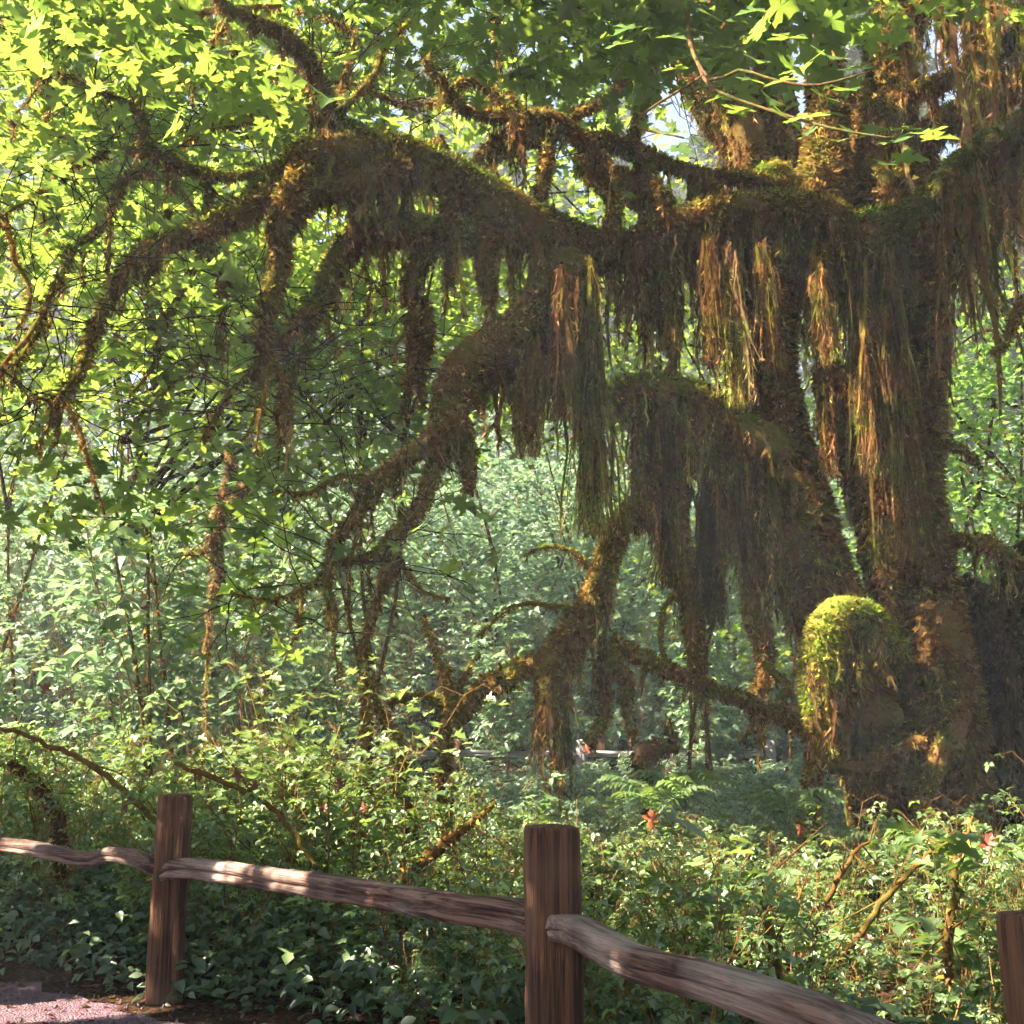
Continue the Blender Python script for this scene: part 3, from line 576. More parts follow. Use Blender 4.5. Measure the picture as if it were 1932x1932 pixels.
B('H4', 'branch', [(1150, 1200, 11.5, 14), (1135, 1290, 11.5, 12), (1128, 1348, 11.5, 10), (1106, 1410, 11.5, 6)], .25, colours=BRN)
B('H5', 'branch', [(1140, 1220, 11.5, 10), (1180, 1265, 11.5, 12), (1200, 1320, 11.5, 12), (1195, 1400, 11.5, 5)], .25, colours=BRN)
B('H6', 'branch', [(1150, 1210, 11.6, 14), (1220, 1245, 11.6, 14), (1290, 1270, 11.7, 12), (1370, 1290, 11.8, 10), (1450, 1330, 11.9, 14), (1530, 1375, 12, 14)], .28, colours=(BROWN, OLIVE))
B('H7', 'branch', [(1600, 1330, 12.2, 12), (1480, 1350, 12.0, 10), (1400, 1330, 11.9, 10), (1340, 1300, 11.9, 7), (1300, 1240, 11.9, 4)], .22, colours=(BROWN, STRAW))
# lit drooping stump of a limb
B('M1', 'limb', [(1700, 1235, 12.3, 24), (1650, 1190, 11.8, 28), (1602, 1160, 11.45, 28), (1566, 1174, 11.2, 33), (1545, 1235, 11.15, 34), (1540, 1310, 11.15, 27), (1536, 1380, 11.15, 14)], .8, colours=(BROWN * .7 + GREEN * .5, GREEN * 1.15), cover=3000, blade=.05, dens=1.8, label='bright green moss covered drooping limb')
B('M2', 'branch', [(1530, 1370, 12, 18), (1540, 1440, 12, 16), (1530, 1520, 12, 16), (1520, 1600, 12, 20)], .3, colours=BRN)
B('M3', 'branch', [(1560, 1440, 12.1, 10), (1620, 1440, 12.2, 12), (1680, 1420, 12.2, 14), (1740, 1400, 12.3, 14)], .28, tip_c=STRAW * 1.4, colours=BRN)
B('M5', 'branch', [(1730, 1600, 12.2, 20), (1760, 1480, 12.2, 18), (1800, 1390, 12.2, 22), (1830, 1280, 12.3, 14)], .45, colours=BRN)
# right-hand limbs
B('R1', 'limb', [(1690, 460, 12.7, 64), (1750, 400, 12.3, 46), (1800, 340, 12, 40), (1870, 285, 11.7, 38), (1960, 235, 11.4, 36), (2080, 170, 11, 30)], 2.2, dens=3.0, colours=(BROWN, GREEN * .8))
B('R2', 'limb', [(1660, 220, 13, 44), (1710, 172, 12.8, 22), (1770, 150, 12.5, 20), (1840, 112, 12.2, 22), (1940, 60, 11.8, 22), (2060, 0, 11.4, 18)], 1.5, dens=2.6, colours=(BROWN, OLIVE))
B('R3', 'limb', [(1700, 60, 13, 30), (1760, 10, 12.4, 22), (1830, -50, 11.8, 22), (1960, -90, 11, 20), (2080, -120, 10.6, 18)], 3.2, dens=2.8, colours=BRN)
B('R4', 'limb', [(1775, 1020, 12.7, 12), (1820, 1020, 12.5, 13), (1870, 1032, 12.2, 14), (1930, 1070, 12, 15), (2010, 1130, 11.8, 12)], 1.0, dens=2.5, colours=(BROWN, OLIVE))
B('R5', 'branch', [(1748, 850, 12.6, 9), (1790, 842, 12.4, 8), (1825, 852, 12.3, 8), (1850, 880, 12.2, 4)], .2, colours=BRN)
B('R6', 'branch', [(1960, 560, 11.2, 12), (1930, 580, 11, 10), (1912, 640, 10.9, 6), (1870, 665, 10.8, 5)], .25, colours=BRN)
B('R7', 'trunk', [(1960, 1660, 13.2, 170), (1945, 1450, 13.1, 140), (1935, 1260, 13.0, 110), (1950, 1120, 12.9, 75), (2010, 1010, 12.8, 50)], 1.1, dens=1.8, colours=(BROWN * .28, OLIVE * .3), base_c=BROWN * .3, tip_c=BROWN * .6, cover=2200, side=.8)  # moss tint cut to near black, standing in for deep shade
B('R8', 'limb', [(1800, 1120, 12.8, 40), (1860, 1150, 12.6, 45), (1940, 1200, 12.4, 50), (2040, 1280, 12.2, 50)], 2.0, dens=2.0, colours=(BROWN * .28, OLIVE * .3), base_c=BROWN * .3, tip_c=BROWN * .6, cover=2200)  # shade painted into the tint here too, as on the trunk beside it
# upper stems behind
B('U1', 'limb', [(1480, 380, 13.2, 36), (1420, 290, 13.3, 34), (1390, 200, 13.3, 34), (1375, 90, 13.3, 34), (1370, -80, 13.3, 32)], .9, dens=1.3, colours=BRN, side=.85)
B('U2', 'limb', [(1400, 300, 13.6, 26), (1330, 200, 13.7, 30), (1290, 110, 13.8, 26), (1275, -60, 13.8, 24)], .9, dens=1.3, colours=BRN, side=.85)
B('U9', 'limb', [(1520, 400, 13.4, 36), (1470, 250, 13.5, 40), (1455, 100, 13.6, 34), (1450, -90, 13.6, 32)], 1.3, dens=1.5, colours=BRN, side=.85)
B('U10', 'limb', [(1690, 330, 13.2, 34), (1760, 250, 13.3, 30), (1850, 190, 13.4, 30), (1970, 120, 13.4, 30)], 1.8, dens=2.2, colours=BRN)
B('U11', 'limb', [(1720, 420, 13.4, 30), (1820, 400, 13.4, 34), (1960, 330, 13.4, 34)], 2.2, dens=2.2, colours=BRN)
B('U12', 'limb', [(1640, 470, 13.7, 34), (1612, 330, 13.8, 30), (1612, 200, 13.9, 24), (1618, 150, 13.9, 8)], .9, dens=1.6, colours=BRN, side=.85)
B('V1', 'branch', [(1100, 255, 11.4, 14), (1140, 310, 11.4, 18), (1160, 380, 11.4, 16), (1150, 440, 11.4, 10)], .6, dens=1.6, colours=(BROWN, OLIVE))
B('V2', 'branch', [(1200, 285, 11.7, 14), (1230, 340, 11.7, 18), (1245, 410, 11.7, 14)], .7, dens=1.6, colours=(BROWN, OLIVE))
B('V3', 'branch', [(1320, 325, 12.1, 12), (1345, 370, 12, 18), (1350, 420, 12, 12)], .7, dens=1.6, colours=(BROWN, OLIVE))
B('V4', 'branch', [(960, 215, 11, 10), (925, 165, 11, 9), (880, 150, 11, 8), (845, 170, 11, 5)], .25, colours=(BROWN, OLIVE))
B('V5', 'branch', [(740, 300, 10.2, 16), (722, 360, 10.1, 14), (730, 430, 10.1, 9)], .5, dens=1.5, colours=(BROWN, OLIVE))
B('V6', 'branch', [(860, 370, 10.6, 18), (838, 400, 10.5, 16), (842, 470, 10.5, 10), (850, 540, 10.5, 4)], .5, dens=1.5, colours=(BROWN, OLIVE))
B('V7', 'branch', [(930, 440, 10.8, 22), (915, 500, 10.7, 20), (925, 570, 10.7, 10)], .6, dens=1.6, colours=BRN)
B('W1', 'branch', [(480, 52, 9.2, 8), (430, 100, 9.2, 7), (360, 130, 9.2, 6), (300, 120, 9.2, 4)], .12, blade=.035)
B('W2', 'branch', [(640, 215, 9.9, 8), (700, 150, 10, 7), (730, 90, 10.1, 6), (790, 30, 10.2, 4)], .12, blade=.035)
B('W3', 'branch', [(250, 205, 9.2, 6), (290, 160, 9.2, 5), (350, 150, 9.2, 4), (390, 170, 9.2, 3)], .1, blade=.03)
B('W4', 'branch', [(170, 300, 9.1, 6), (130, 260, 9.1, 5), (70, 250, 9, 4), (10, 215, 9, 3)], .1, blade=.03)
B('W5', 'branch', [(410, 425, 9.5, 10), (350, 520, 9.4, 8), (310, 590, 9.4, 7), (290, 680, 9.4, 5), (250, 740, 9.3, 3)], .16, blade=.04)
B('W6', 'branch', [(560, 610, 9.8, 9), (470, 640, 9.7, 7), (400, 650, 9.6, 6), (330, 690, 9.5, 4), (290, 760, 9.4, 3)], .16, blade=.04)
B('W7', 'branch', [(700, 905, 10.1, 7), (640, 900, 10, 6), (580, 930, 10, 5), (520, 925, 9.9, 3)], .14, blade=.035)
B('W8', 'branch', [(735, 1025, 10.2, 8), (770, 1080, 10.2, 6), (800, 1120, 10.2, 4), (850, 1130, 10.2, 3)], .12, blade=.03)
B('W9', 'branch', [(1130, 1090, 11.5, 8), (1080, 1040, 11.4, 5), (1030, 1030, 11.4, 4), (990, 1050, 11.3, 3)], .14, blade=.03)
B('W10', 'branch', [(1110, 1160, 11.5, 7), (1040, 1130, 11.4, 5), (980, 1145, 11.4, 4), (900, 1200, 11.3, 3)], .14, blade=.03)
B('W11', 'branch', [(1300, 1090, 11.8, 8), (1260, 1150, 11.7, 6), (1245, 1230, 11.7, 5), (1280, 1300, 11.7, 4)], .14, blade=.03)
B('W12', 'branch', [(1440, 1250, 12.2, 8), (1480, 1310, 12, 7), (1440, 1370, 12, 5), (1390, 1400, 11.9, 3)], .2, blade=.035)
gd = np.random.default_rng(64)
for key, n_ in (('L3', 5), ('L5', 5), ('L2', 3), ('L4c', 4), ('L4', 4), ('L6', 4), ('L6c', 4), ('L1l', 4), ('L5a', 2), ('L6d', 2), ('L4b', 2)):
    pth = PATHS[key]
    for _ in range(n_):
        p0 = pth[gd.integers(len(pth) // 4, int(len(pth) * .95))]; Ld = gd.uniform(.35, 1.05); a_ = gd.uniform(0, 6.28); off = np.array([math.cos(a_), math.sin(a_), 0]) * Ld * .28
        rr = gd.uniform(.012, .028); rows = [(*p0, rr), (*(p0 + off * .5 + [0, 0, -.25 * Ld]), rr * .9), (*(p0 + off + gd.normal(0, .04, 3) + [0, 0, -.65 * Ld]), rr * .7), (*(p0 + off * 1.1 + gd.normal(0, .05, 3) + [0, 0, -Ld]), .008)]
        mossy_limb(maple, 'drooping_branch', rows, .16, gd, colours=(BROWN, OLIVE), world=True, dens=1.2, blade=.032, cover=1300)
B('U3', 'limb', [(1500, 370, 12.7, 24), (1470, 320, 12.6, 22), (1435, 330, 12.5, 16), (1405, 350, 12.4, 10)], .45, dens=1.3, colours=(OLIVE, GREEN * 1.3))
B('U4', 'branch', [(1180, 290, 12.0, 12), (1210, 200, 12.2, 12), (1230, 120, 12.4, 10), (1240, 0, 12.6, 8)], .25, colours=BRN)
B('U5', 'branch', [(640, 240, 10, 5), (660, 130, 10.2, 5), (640, 60, 10.3, 4), (560, 20, 10.4, 3)], .05, colours=BRN)
B('U6', 'branch', [(850, 190, 10.9, 6), (760, 190, 10.8, 5), (690, 180, 10.7, 4), (600, 150, 10.6, 3)], .06, colours=BRN)
B('U7', 'branch', [(1000, 220, 11, 6), (955, 160, 11, 5), (930, 90, 11.1, 4), (935, 0, 11.2, 3)], .08, colours=BRN)
B('U8', 'branch', [(1080, 220, 11.3, 8), (1130, 190, 11.4, 9), (1190, 140, 11.5, 6), (1290, 90, 11.6, 4)], .14, colours=BRN)

# great pendants of moss, each one to be told apart
def pendant(u, v0, v1, Y, wpx, tint, tip, label, seed, name='moss_pendant'):
    gg = np.random.default_rng(seed); top = at(u, v0, Y); bot = at(u, v1, Y); L = top[2] - bot[2]; r = wpx * Y / FPX
    n = 40 + int(L * 45); S = top + gg.normal(0, 1, (n, 3)) * [r * .45, r * .45, 0]; S[:, 2] -= np.abs(gg.normal(0, .3, n)) * L
    LL = np.minimum(L * gg.uniform(.25, 1, n), S[:, 2] - bot[2]) ; ok = LL > .03; S = S[ok]; LL = LL[ok]
    fr = (S[:, 2] - LL - bot[2]) / L; ctr = top.copy(); S[:, :2] = ctr[:2] + (S[:, :2] - ctr[:2]) * np.clip(.35 + fr * 1.1, .3, 1)[:, None]
    mb = MB(); moss_strands(mb, S - base, LL, np.full(len(S), .028) * gg.uniform(.6, 1.2, len(S)), gg, tint, tip, 14, 2)
    h = link(name, mb.mesh(name, M_MOSS), maple)
    if label: h['label'] = label
pendant(1108, 480, 1012, 11.1, 13, OLIVE * .9, STRAW, 'long pale brown pendant of moss tapering to a point', 1)
pendant(1380, 450, 770, 11.8, 24, STRAW * .8, STRAW * 1.2, 'sunlit tapering beard of moss', 2)
pendant(1440, 450, 700, 11.9, 26, BROWN * 1.2, STRAW, None, 3)
pendant(1330, 440, 690, 11.75, 26, BROWN, BROWN * 1.2, None, 4)
pendant(1260, 450, 660, 11.7, 24, BROWN, STRAW, None, 5)
pendant(1545, 450, 690, 12.0, 20, BROWN * 1.2, STRAW, None, 6)
pendant(1495, 930, 1150, 12.55, 30, OLIVE * .8, BROWN, None, 7)
pendant(1620, 450, 900, 12.1, 18, BROWN, STRAW, None, 8)
pendant(1672, 460, 1060, 12.1, 20, BROWN, STRAW * .8, None, 9)
pendant(1555, 715, 900, 12.1, 16, BROWN, STRAW * .8, None, 10)
pendant(1335, 900, 1180, 11.85, 14, DARKB * 1.4, BROWN, None, 11)
pendant(1060, 500, 790, 10.8, 30, BROWN * 1.2, STRAW, None, 12)
pendant(1000, 640, 860, 10.7, 26, BROWN * 1.2, STRAW, None, 13)
pendant(1255, 760, 1110, 11.7, 26, BROWN, BROWN, None, 14)
pendant(1345, 790, 1090, 11.9, 30, BROWN, BROWN, None, 15)
pendant(1395, 820, 1120, 12.0, 30, BROWN, BROWN, None, 16)
pendant(1205, 760, 1010, 11.6, 18, BROWN, BROWN, None, 17)

# twigs and leaves of the maple
twb = MB(); sites = []
for k in ('L1a', 'L1b', 'L3', 'L3b', 'L3c', 'L4', 'L4b', 'L4c', 'L5', 'L5a', 'L5c', 'L6c', 'L6d', 'L2', 'U5', 'U6', 'U7', 'U8', 'L1x'):
    p = PATHS[k]; q = p[len(p) // 3:]
    sites.append(twigs_from(twb, q, 11 + len(p) // 3, g, 1.15, .0078))
sites = np.concatenate(sites)
for v in twb.V: v -= base
o = link('twig', twb.mesh('twig', M_BARK), maple); o['kind'] = 'stuff'

def region(u0, u1, v0, v1, Y0, Y1, n, gg):
    u = gg.uniform(u0, u1, n); v = gg.uniform(v0, v1, n); Y = gg.uniform(Y0, Y1, n)
    return np.array([at(a, b, c) for a, b, c in zip(u, v, Y)])
gl = np.random.default_rng(33)
# leaf clusters: along the twigs and through the crown above and behind the limbs
cen = [sites[gl.choice(len(sites), 270)],
       region(-80, 700, -120, 240, 8.2, 13, 230, gl), region(650, 1250, -120, 190, 9, 13, 170, gl), region(-80, 480, 240, 700, 10.5, 13.5, 80, gl),
       region(-60, 260, 650, 980, 8.4, 10, 26, gl), region(1060, 1560, -120, 130, 7, 10.5, 90, gl), region(1300, 2000, -160, 10, 6.5, 11, 60, gl), region(60, 560, -40, 230, 6.9, 8.4, 34, gl), region(-100, 700, -60, 330, 10, 14, 150, gl), region(600, 1240, -60, 240, 13, 16.5, 80, gl)]
cen = np.concatenate(cen)
LPs = sprays(gl, cen, 9, .30, .35)
keep = clear(LPs, 1.0)
# keep the limbs in view: no leaves between the camera and the thick wood, except on the left and along the top
d = LPs - CAM; Yc = d[:, 1]; uu = 966 + d[:, 0] / (d[:, 1] * math.cos(PITCH) + d[:, 2] * math.sin(PITCH)) * FPX
vv = 966 - (-d[:, 1] * math.sin(PITCH) + d[:, 2] * math.cos(PITCH)) / (d[:, 1] * math.cos(PITCH) + d[:, 2] * math.sin(PITCH)) * FPX
front = np.concatenate([PATHS[k] for k in ('L1', 'L1l', 'L2', 'L3', 'L5', 'L6', 'L4', 'L4c', 'L1x')])
fd = front - CAM; fz = fd[:, 1] * math.cos(PITCH) + fd[:, 2] * math.sin(PITCH)
fu = 966 + fd[:, 0] / fz * FPX; fv = 966 - (-fd[:, 1] * math.sin(PITCH) + fd[:, 2] * math.cos(PITCH)) / fz * FPX
near = np.zeros(len(LPs), bool)
for a, b, c in zip(fu, fv, fd[:, 1]):
    near |= (np.abs(uu - a) < 42) & (np.abs(vv - b) < 42) & (Yc < c + .1)
keep &= ~(near & (gl.uniform(0, 1, len(LPs)) < .93))
keep &= ~((uu > 560) & (vv > 230) & (Yc < 11.5) & (gl.uniform(0, 1, len(LPs)) < .8))
LPs = LPs[keep]; n = len(LPs)
S = gl.uniform(.11, .24, n); Rm = leaf_rot(n, .55, gl, .35); Cc = leaf_tint(n, gl, .34, .35)
# hand-placed big leaves of the branch that reaches over towards the camera
ov = [(1560, 105, 60), (1520, 120, 66), (1600, 130, 58), (1640, 128, 62), (1655, 110, 58), (1470, 75, 60), (1440, 60, 56), (1500, 150, 50), (1545, 178, 56), (1590, 170, 52), (1620, 160, 52), (1470, 215, 60), (1490, 230, 64),
      (1390, 215, 54), (1370, 180, 46), (1455, 185, 40), (1560, 215, 34), (1600, 250, 46), (1625, 255, 52), (1660, 240, 52), (1690, 245, 62), (1700, 265, 60), (1735, 250, 66), (1745, 262, 58), (1690, 300, 66), (1675, 310, 58), (1580, 265, 40),
      (1530, 250, 36), (1400, 150, 52), (1350, 160, 46), (1330, 120, 52), (1290, 130, 46), (1360, 90, 52), (1420, 110, 52), (1480, 120, 56), (1250, 70, 50), (1310, 60, 54), (1380, 40, 50), (1280, 250, 40), (1265, 280, 44), (1200, 50, 46), (1150, 90, 44), (1440, 20, 50), (1350, 15, 50)]
op = np.array([at(u, v, 6.6 + .8 * math.sin(u * .02)) for u, v, s in ov]); osz = np.array([s * 6.6 / FPX for u, v, s in ov]) * 1.15
oR = leaf_rot(len(ov), .35, gl, .4, towards=np.array([0, -.55, 0]))
oC = leaf_tint(len(ov), gl, .12, .1)
allP = np.concatenate([op, LPs]); allR = np.concatenate([oR, Rm]); allS = np.concatenate([osz, S]); allC = np.concatenate([oC, Cc])
# the 300 leaves that show largest are pieces of their own
d = allP - CAM; z = d[:, 1] * math.cos(PITCH) + d[:, 2] * math.sin(PITCH); pu = 966 + d[:, 0] / z * FPX
pv = 966 - (-d[:, 1] * math.sin(PITCH) + d[:, 2] * math.cos(PITCH)) / z * FPX
score = allS / z * np.abs(np.sum(norm(d) * allR[:, :, 2], 1)) * ((pu > 0) & (pu < 1932) & (pv > 0) & (pv < 1932))
score[:len(ov)] += 1
top = np.argsort(-score)[:300]; rest = np.setdiff1d(np.arange(len(allP)), top)
from mathutils import Matrix
variants = []
for k in range(6):
    mb = MB(); mb.add(MAPLE[0] + np.random.default_rng(k).normal(0, .012, MAPLE[0].shape), T=MAPLE[1], C=leaf_tint(1, gl, .15, .25)); variants.append(mb.mesh('leaf', M_MAPLE))
for k in top:
    o = link('leaf', variants[k % 6], maple)
    M4 = Matrix.Identity(4)
    for a in range(3):
        for b in range(3): M4[a][b] = allR[k][a, b] * allS[k]
        M4[a][3] = allP[k][a] - base[a]
    o.matrix_basis = M4
mb = MB(); add_leaves(mb, MAPLE, allP[rest] - base, allR[rest], allS[rest], allC[rest])
o = link('foliage', mb.mesh('foliage', M_MAPLE), maple); o['kind'] = 'stuff'
# the twig that carries the overhanging leaves
tw = MB()
for rows in ([(1500, -120, 10.5, 7), (1330, -60, 8.2, 6), (1300, 60, 7.2, 5), (1340, 150, 6.9, 4), (1393, 132, 6.8, 4), (1470, 153, 6.7, 3.5), (1545, 160, 6.6, 3), (1640, 135, 6.5, 2)], [(1300, 60, 7.2, 5), (1330, 150, 7, 4), (1365, 177, 6.9, 3.5), (1442, 205, 6.8, 3.5), (1574, 243, 6.6, 3), (1690, 262, 6.5, 2)], [(1330, 140, 7, 3), (1200, 230, 7.4, 3), (1290, 260, 7.2, 2)]):
    p = smooth_path(px_path(rows), .08); tube(tw, p[:, :3] - base, p[:, 3], 5, 0, C=STRAW * .5)
link('overhanging_twig', tw.mesh('overhanging_twig', M_BARK), maple)

# ------------------------------------------------------------------ other trees
def leafy_tree(name, label, loc, stems, crowns, leaf, tpl, mat, seed, group=None, cover=True, tint=(1, 1, 1), check=True, tilt=.5):
    """stems: list of rows (x,y,z,r) relative to loc; crowns: list of (centre, radii, clusters, per, rad)"""
    gg = np.random.default_rng(seed); loc = (loc[0], loc[1], float(gz(loc[0], loc[1])))
    t = thing(name, label, 'tree', loc, group)
    mb = MB()
    for s in stems:
        p = smooth_path(np.array(s, float), .3); tube(mb, p[:, :3], p[:, 3], 8, .12, C=BROWN * .55, seed=seed)
        if cover: moss_cover(mb, p[:, :3], p[:, 3], 160, .09, gg, BRN)
    link('trunk', mb.mesh('trunk', M_BARK, True), t)
    mb = MB(); tb = MB()
    for c, r, ncl, per, rad in crowns:
        q = norm(gg.normal(size=(ncl, 3))) * (gg.uniform(.15, 1, (ncl, 1)) ** .5) * r + c
        # a limb to some of the clusters
        for b in q[:: max(1, ncl // 22)]:
            s = np.array(stems[gg.integers(0, len(stems))], float); a = s[gg.integers(len(s) // 2, len(s)), :3]
            pp = smooth_path(np.array([a, (a + b) / 2 + gg.normal(0, .25, 3) + [0, 0, .3], b]), .4); tube(tb, pp, np.linspace(.035, .008, len(pp)), 5, 0, C=DARKB, cap=False)
        P = sprays(gg, q, per, rad, .35); S = leaf * gg.uniform(.7, 1.35, len(P))
        if check:
            ok = clear(P + loc, 1.0); P = P[ok]; S = S[ok]
        add_leaves(mb, tpl, P, leaf_rot(len(P), tilt, gg, .35), S, leaf_tint(len(P), gg, .25, .4) * tint)
    o = link('crown', mb.mesh('crown', mat), t); o['kind'] = 'stuff'
    if tb.n: link('limb', tb.mesh('limb', M_BARK, True), t)
    return t

def stem(h, lean, r, g_, x0=0, y0=0):
    k = 6; z = np.linspace(-.3, h, k); zz = np.maximum(z, 0); x = x0 + lean[0] * (zz / h) ** 1.3 + g_.normal(0, .08, k); y = y0 + lean[1] * (zz / h) ** 1.3 + g_.normal(0, .08, k)
    return np.column_stack([x, y, z, np.linspace(r, r * .3, k)])

gt = np.random.default_rng(5)
# bright maples behind the left side of the great maple
def bg_maple(u, Y, h, crowns, seed, label, leaf=.17, group=None, lean=(0, 0), tint=(1, 1, 1)):
    p = at(u, 1400, Y)
    leafy_tree('maple_tree', label, (p[0], Y), [stem(h * gt.uniform(.7, 1), (lean[0] + gt.normal(0, 1.3), gt.normal(0, .8)), .035, gt, gt.normal(0, .3), gt.normal(0, .2)) for _ in range(3)], crowns, leaf, MAPLE_S, M_MAPLE, seed, group, tint=tint)
bg_maple(330, 15.5, 9, [((.3, 0, 6.9), (3.4, 2.0, 3.2), 300, 14, .45)], 101, 'glowing yellow green maple crown behind the left limbs')
bg_maple(700, 16.5, 10, [((0, 0, 7.8), (2.8, 2.0, 2.8), 230, 14, .45)], 102, 'sunlit maple behind the middle of the mossy limbs')
bg_maple(-60, 17.5, 11, [((0, 0, 8), (3.2, 2.4, 3.8), 180, 14, .5)], 103, 'shaded maple at the left edge behind the limbs')
bg_maple(1300, 19, 12, [((-2.6, 0, 9.5), (3.6, 2.5, 3.6), 240, 14, .5)], 104, 'tall maple behind the highest moss hung limb')
bg_maple(1990, 17.5, 9, [((-.6, 0, 5.0), (2.4, 2.2, 4.2), 400, 14, .4)], 105, 'blue green leafy tree right of the mossy trunk', leaf=.13, tint=(.85, 1, 1.25))
bg_maple(280, 22, 15, [((0, 0, 12.5), (5.0, 2.4, 3.8), 270, 14, .55)], 107, 'tall maple closing the sky behind the upper left limbs')
bg_maple(1480, 24, 13, [((0, 0, 7), (4.5, 2.5, 5.5), 300, 14, .5)], 106, 'dim maple seen behind the mossy trunk')
# unseen maples added to shade the scene, crowns pierced for sun pools
SHADE = [(-6.4, 4.4, 8, (.7, .5, 5.4), (2.2, 2.1, 1.9), 210, 'leafy maple added for shade just beyond the left edge of the view'),
         (-5.0, 1.8, 9, (.9, .9, 6.0), (1.9, 2.0, 1.5), 190, 'leafy maple added out of view for shade, overhanging the near path from the left'),
         (-8.4, 7.4, 10, (1.2, -.2, 5.5), (2.5, 2.2, 1.7), 280, 'maple added for shade beyond the left edge beside the far end of the rail'),
         (-4.4, 6.2, 16, (2.0, 3.2, 13.6), (3.8, 2.6, 1.9), 300, 'very tall unseen maple added to shade the near limbs from high above'),
         (4.3, 5.8, 11, (-5.6, 1.8, 9.5), (2.8, 1.5, 1.2), 210, 'maple added right of the view, its long limb shading the near leaves'),
         (-5.5, -2.5, 11, (1.6, 2.0, 8.6), (3.2, 3.0, 1.8), 190, 'leafy maple added beside the path behind the viewer to block sky light'),
         (4.6, -1.0, 11, (-1.4, 2.5, 8.8), (3.4, 3.0, 1.6), 190, 'leafy maple added over the path to the right behind the viewer against sky light'),
         (7.6, 5.5, 12, (-1.8, 1.5, 9.6), (3.0, 2.8, 1.6), 220, 'leafy maple added for shade beyond the right edge of the view')]
for k, (x, y, h, c, r, n, lab) in enumerate(SHADE):
    leafy_tree('maple_tree', lab, (x, y), [stem(h, (.9, .5) if x < 0 else (-.9, .8), .2, gt)], [(c, r, n, 14, .5)], .19, MAPLE_S, M_MAPLE, 120 + k)

# conifers standing far back
def conifer(seed, h, r):
    gg = np.random.default_rng(seed); tr = MB()
    z = np.linspace(-.5, h, 12); tube(tr, np.column_stack([gg.normal(0, .04, 12), gg.normal(0, .04, 12), z]), r * (1 - .9 * np.linspace(0, 1, 12)), 9, .1, C=DARKB * 1.6)
    mb = MB(); nb = int(h * 11)
    zb = gg.uniform(.12, 1, nb) ** .9 * h; az = gg.uniform(0, 6.28, nb); L = (1 - zb / h) * 3.6 + .7; L *= gg.uniform(.6, 1.15, nb)
    per = 52; t = np.sort(gg.uniform(.08, 1, (nb, per)), 1); D = np.column_stack([np.cos(az), np.sin(az)])
    sag = -(t ** 1.6) * L[:, None] * .45
    P = np.stack([D[:, None, 0] * t * L[:, None], D[:, None, 1] * t * L[:, None], zb[:, None] + sag], -1)
    P = P + gg.normal(0, 1, P.shape) * [.22, .22, .10]; P[..., 2] -= np.abs(gg.normal(0, .12, P.shape[:2])); P = P.reshape(-1, 3)
    n = len(P); add_leaves(mb, SIMPLE, P, leaf_rot(n, .5, gg, .5, az=np.repeat(az, per) + gg.normal(0, .7, n)), gg.uniform(.22, .5, n), leaf_tint(n, gg, .3, .2))
    return tr.mesh('trunk', M_BARK, True), mb.mesh('crown', M_CONIFER)
CON = [conifer(200 + k, 26 + 3 * k, .45) for k in range(3)]
gc = np.random.default_rng(77)
spots = [(11.5, 33), (17.5, 36), (0, -14), (-9, -11), (8.5, -12), (-16, -6), (15, -6), (14, 4), (-30, 60), (-24, 56), (-17, 60), (-12.5, 55), (-8, 60), (-4, 54), (-.5, 60), (2.5, 52), (6, 58), (9.2, 44), (12.5, 54), (16, 46), (19.5, 57), (23, 49), (27, 58), (-20, 68), (-14, 67), (-8, 69), (-3, 67), (3, 69), (11, 67), (20, 68), (-26, 67), (28, 66), (14.5, 40), (-33, 74), (-22, 78), (-16, 75), (-10, 79), (-5, 76), (1, 78), (7, 76), (14, 79), (24, 77)]
for k, (x, y) in enumerate(spots):
    t = thing('conifer_tree', 'tall dark conifer %s' % (('just behind the maples ' if y < 50 else ('in the far forest ' if y < 65 else 'at the very back of the forest ')) + SIDE(x, y)), 'tree', (x, y, float(gz(x, y))), 'conifers far behind the maples', gc.uniform(0, 6.28), gc.uniform(.9, 1.05) if y < 53 else gc.uniform(1.08, 1.18))
    if y < 5: t['label'] = 'tall dark conifer added out of view to block sky light'; t['group'] = 'conifers added out of view'  # unseen conifers added round the camera to hold back sky light
    a, b = CON[k % 3]; link('trunk', a, t); o = link('crown', b, t); o['kind'] = 'stuff'

# understorey trees in the hazy distance
def vine_maple(seed):
    gg = np.random.default_rng(seed); st = MB(); lf = MB(); tips = []
    for q in range(6):
        a = gg.uniform(0, 6.28); p = smooth_path(np.array([[math.cos(a) * r_, math.sin(a) * r_, z_] for r_, z_ in ((.15, -.3), (.4, 1.6), (1.1, 3.4), (2.0, 4.8 + gg.normal(0, .8)))]) + gg.normal(0, .12, (4, 3)), .3)
        tube(st, p, np.linspace(.045, .015, len(p)), 6, .1, C=BROWN * .5, seed=q); tips.append(p[3:])
    tips = np.concatenate(tips); c = tips[gg.integers(0, len(tips), 230)] + gg.normal(0, .75, (230, 3)); c[:, 2] = np.maximum(c[:, 2], .6)
    P = sprays(gg, c, 12, .4, .3); n = len(P)
    add_leaves(lf, MAPLE_S, P, leaf_rot(n, .45, gg, .35), gg.uniform(.1, .2, n), leaf_tint(n, gg, .25, .25))
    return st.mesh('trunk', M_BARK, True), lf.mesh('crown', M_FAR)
VINE = [vine_maple(400 + k) for k in range(4)]
gv = np.random.default_rng(88)
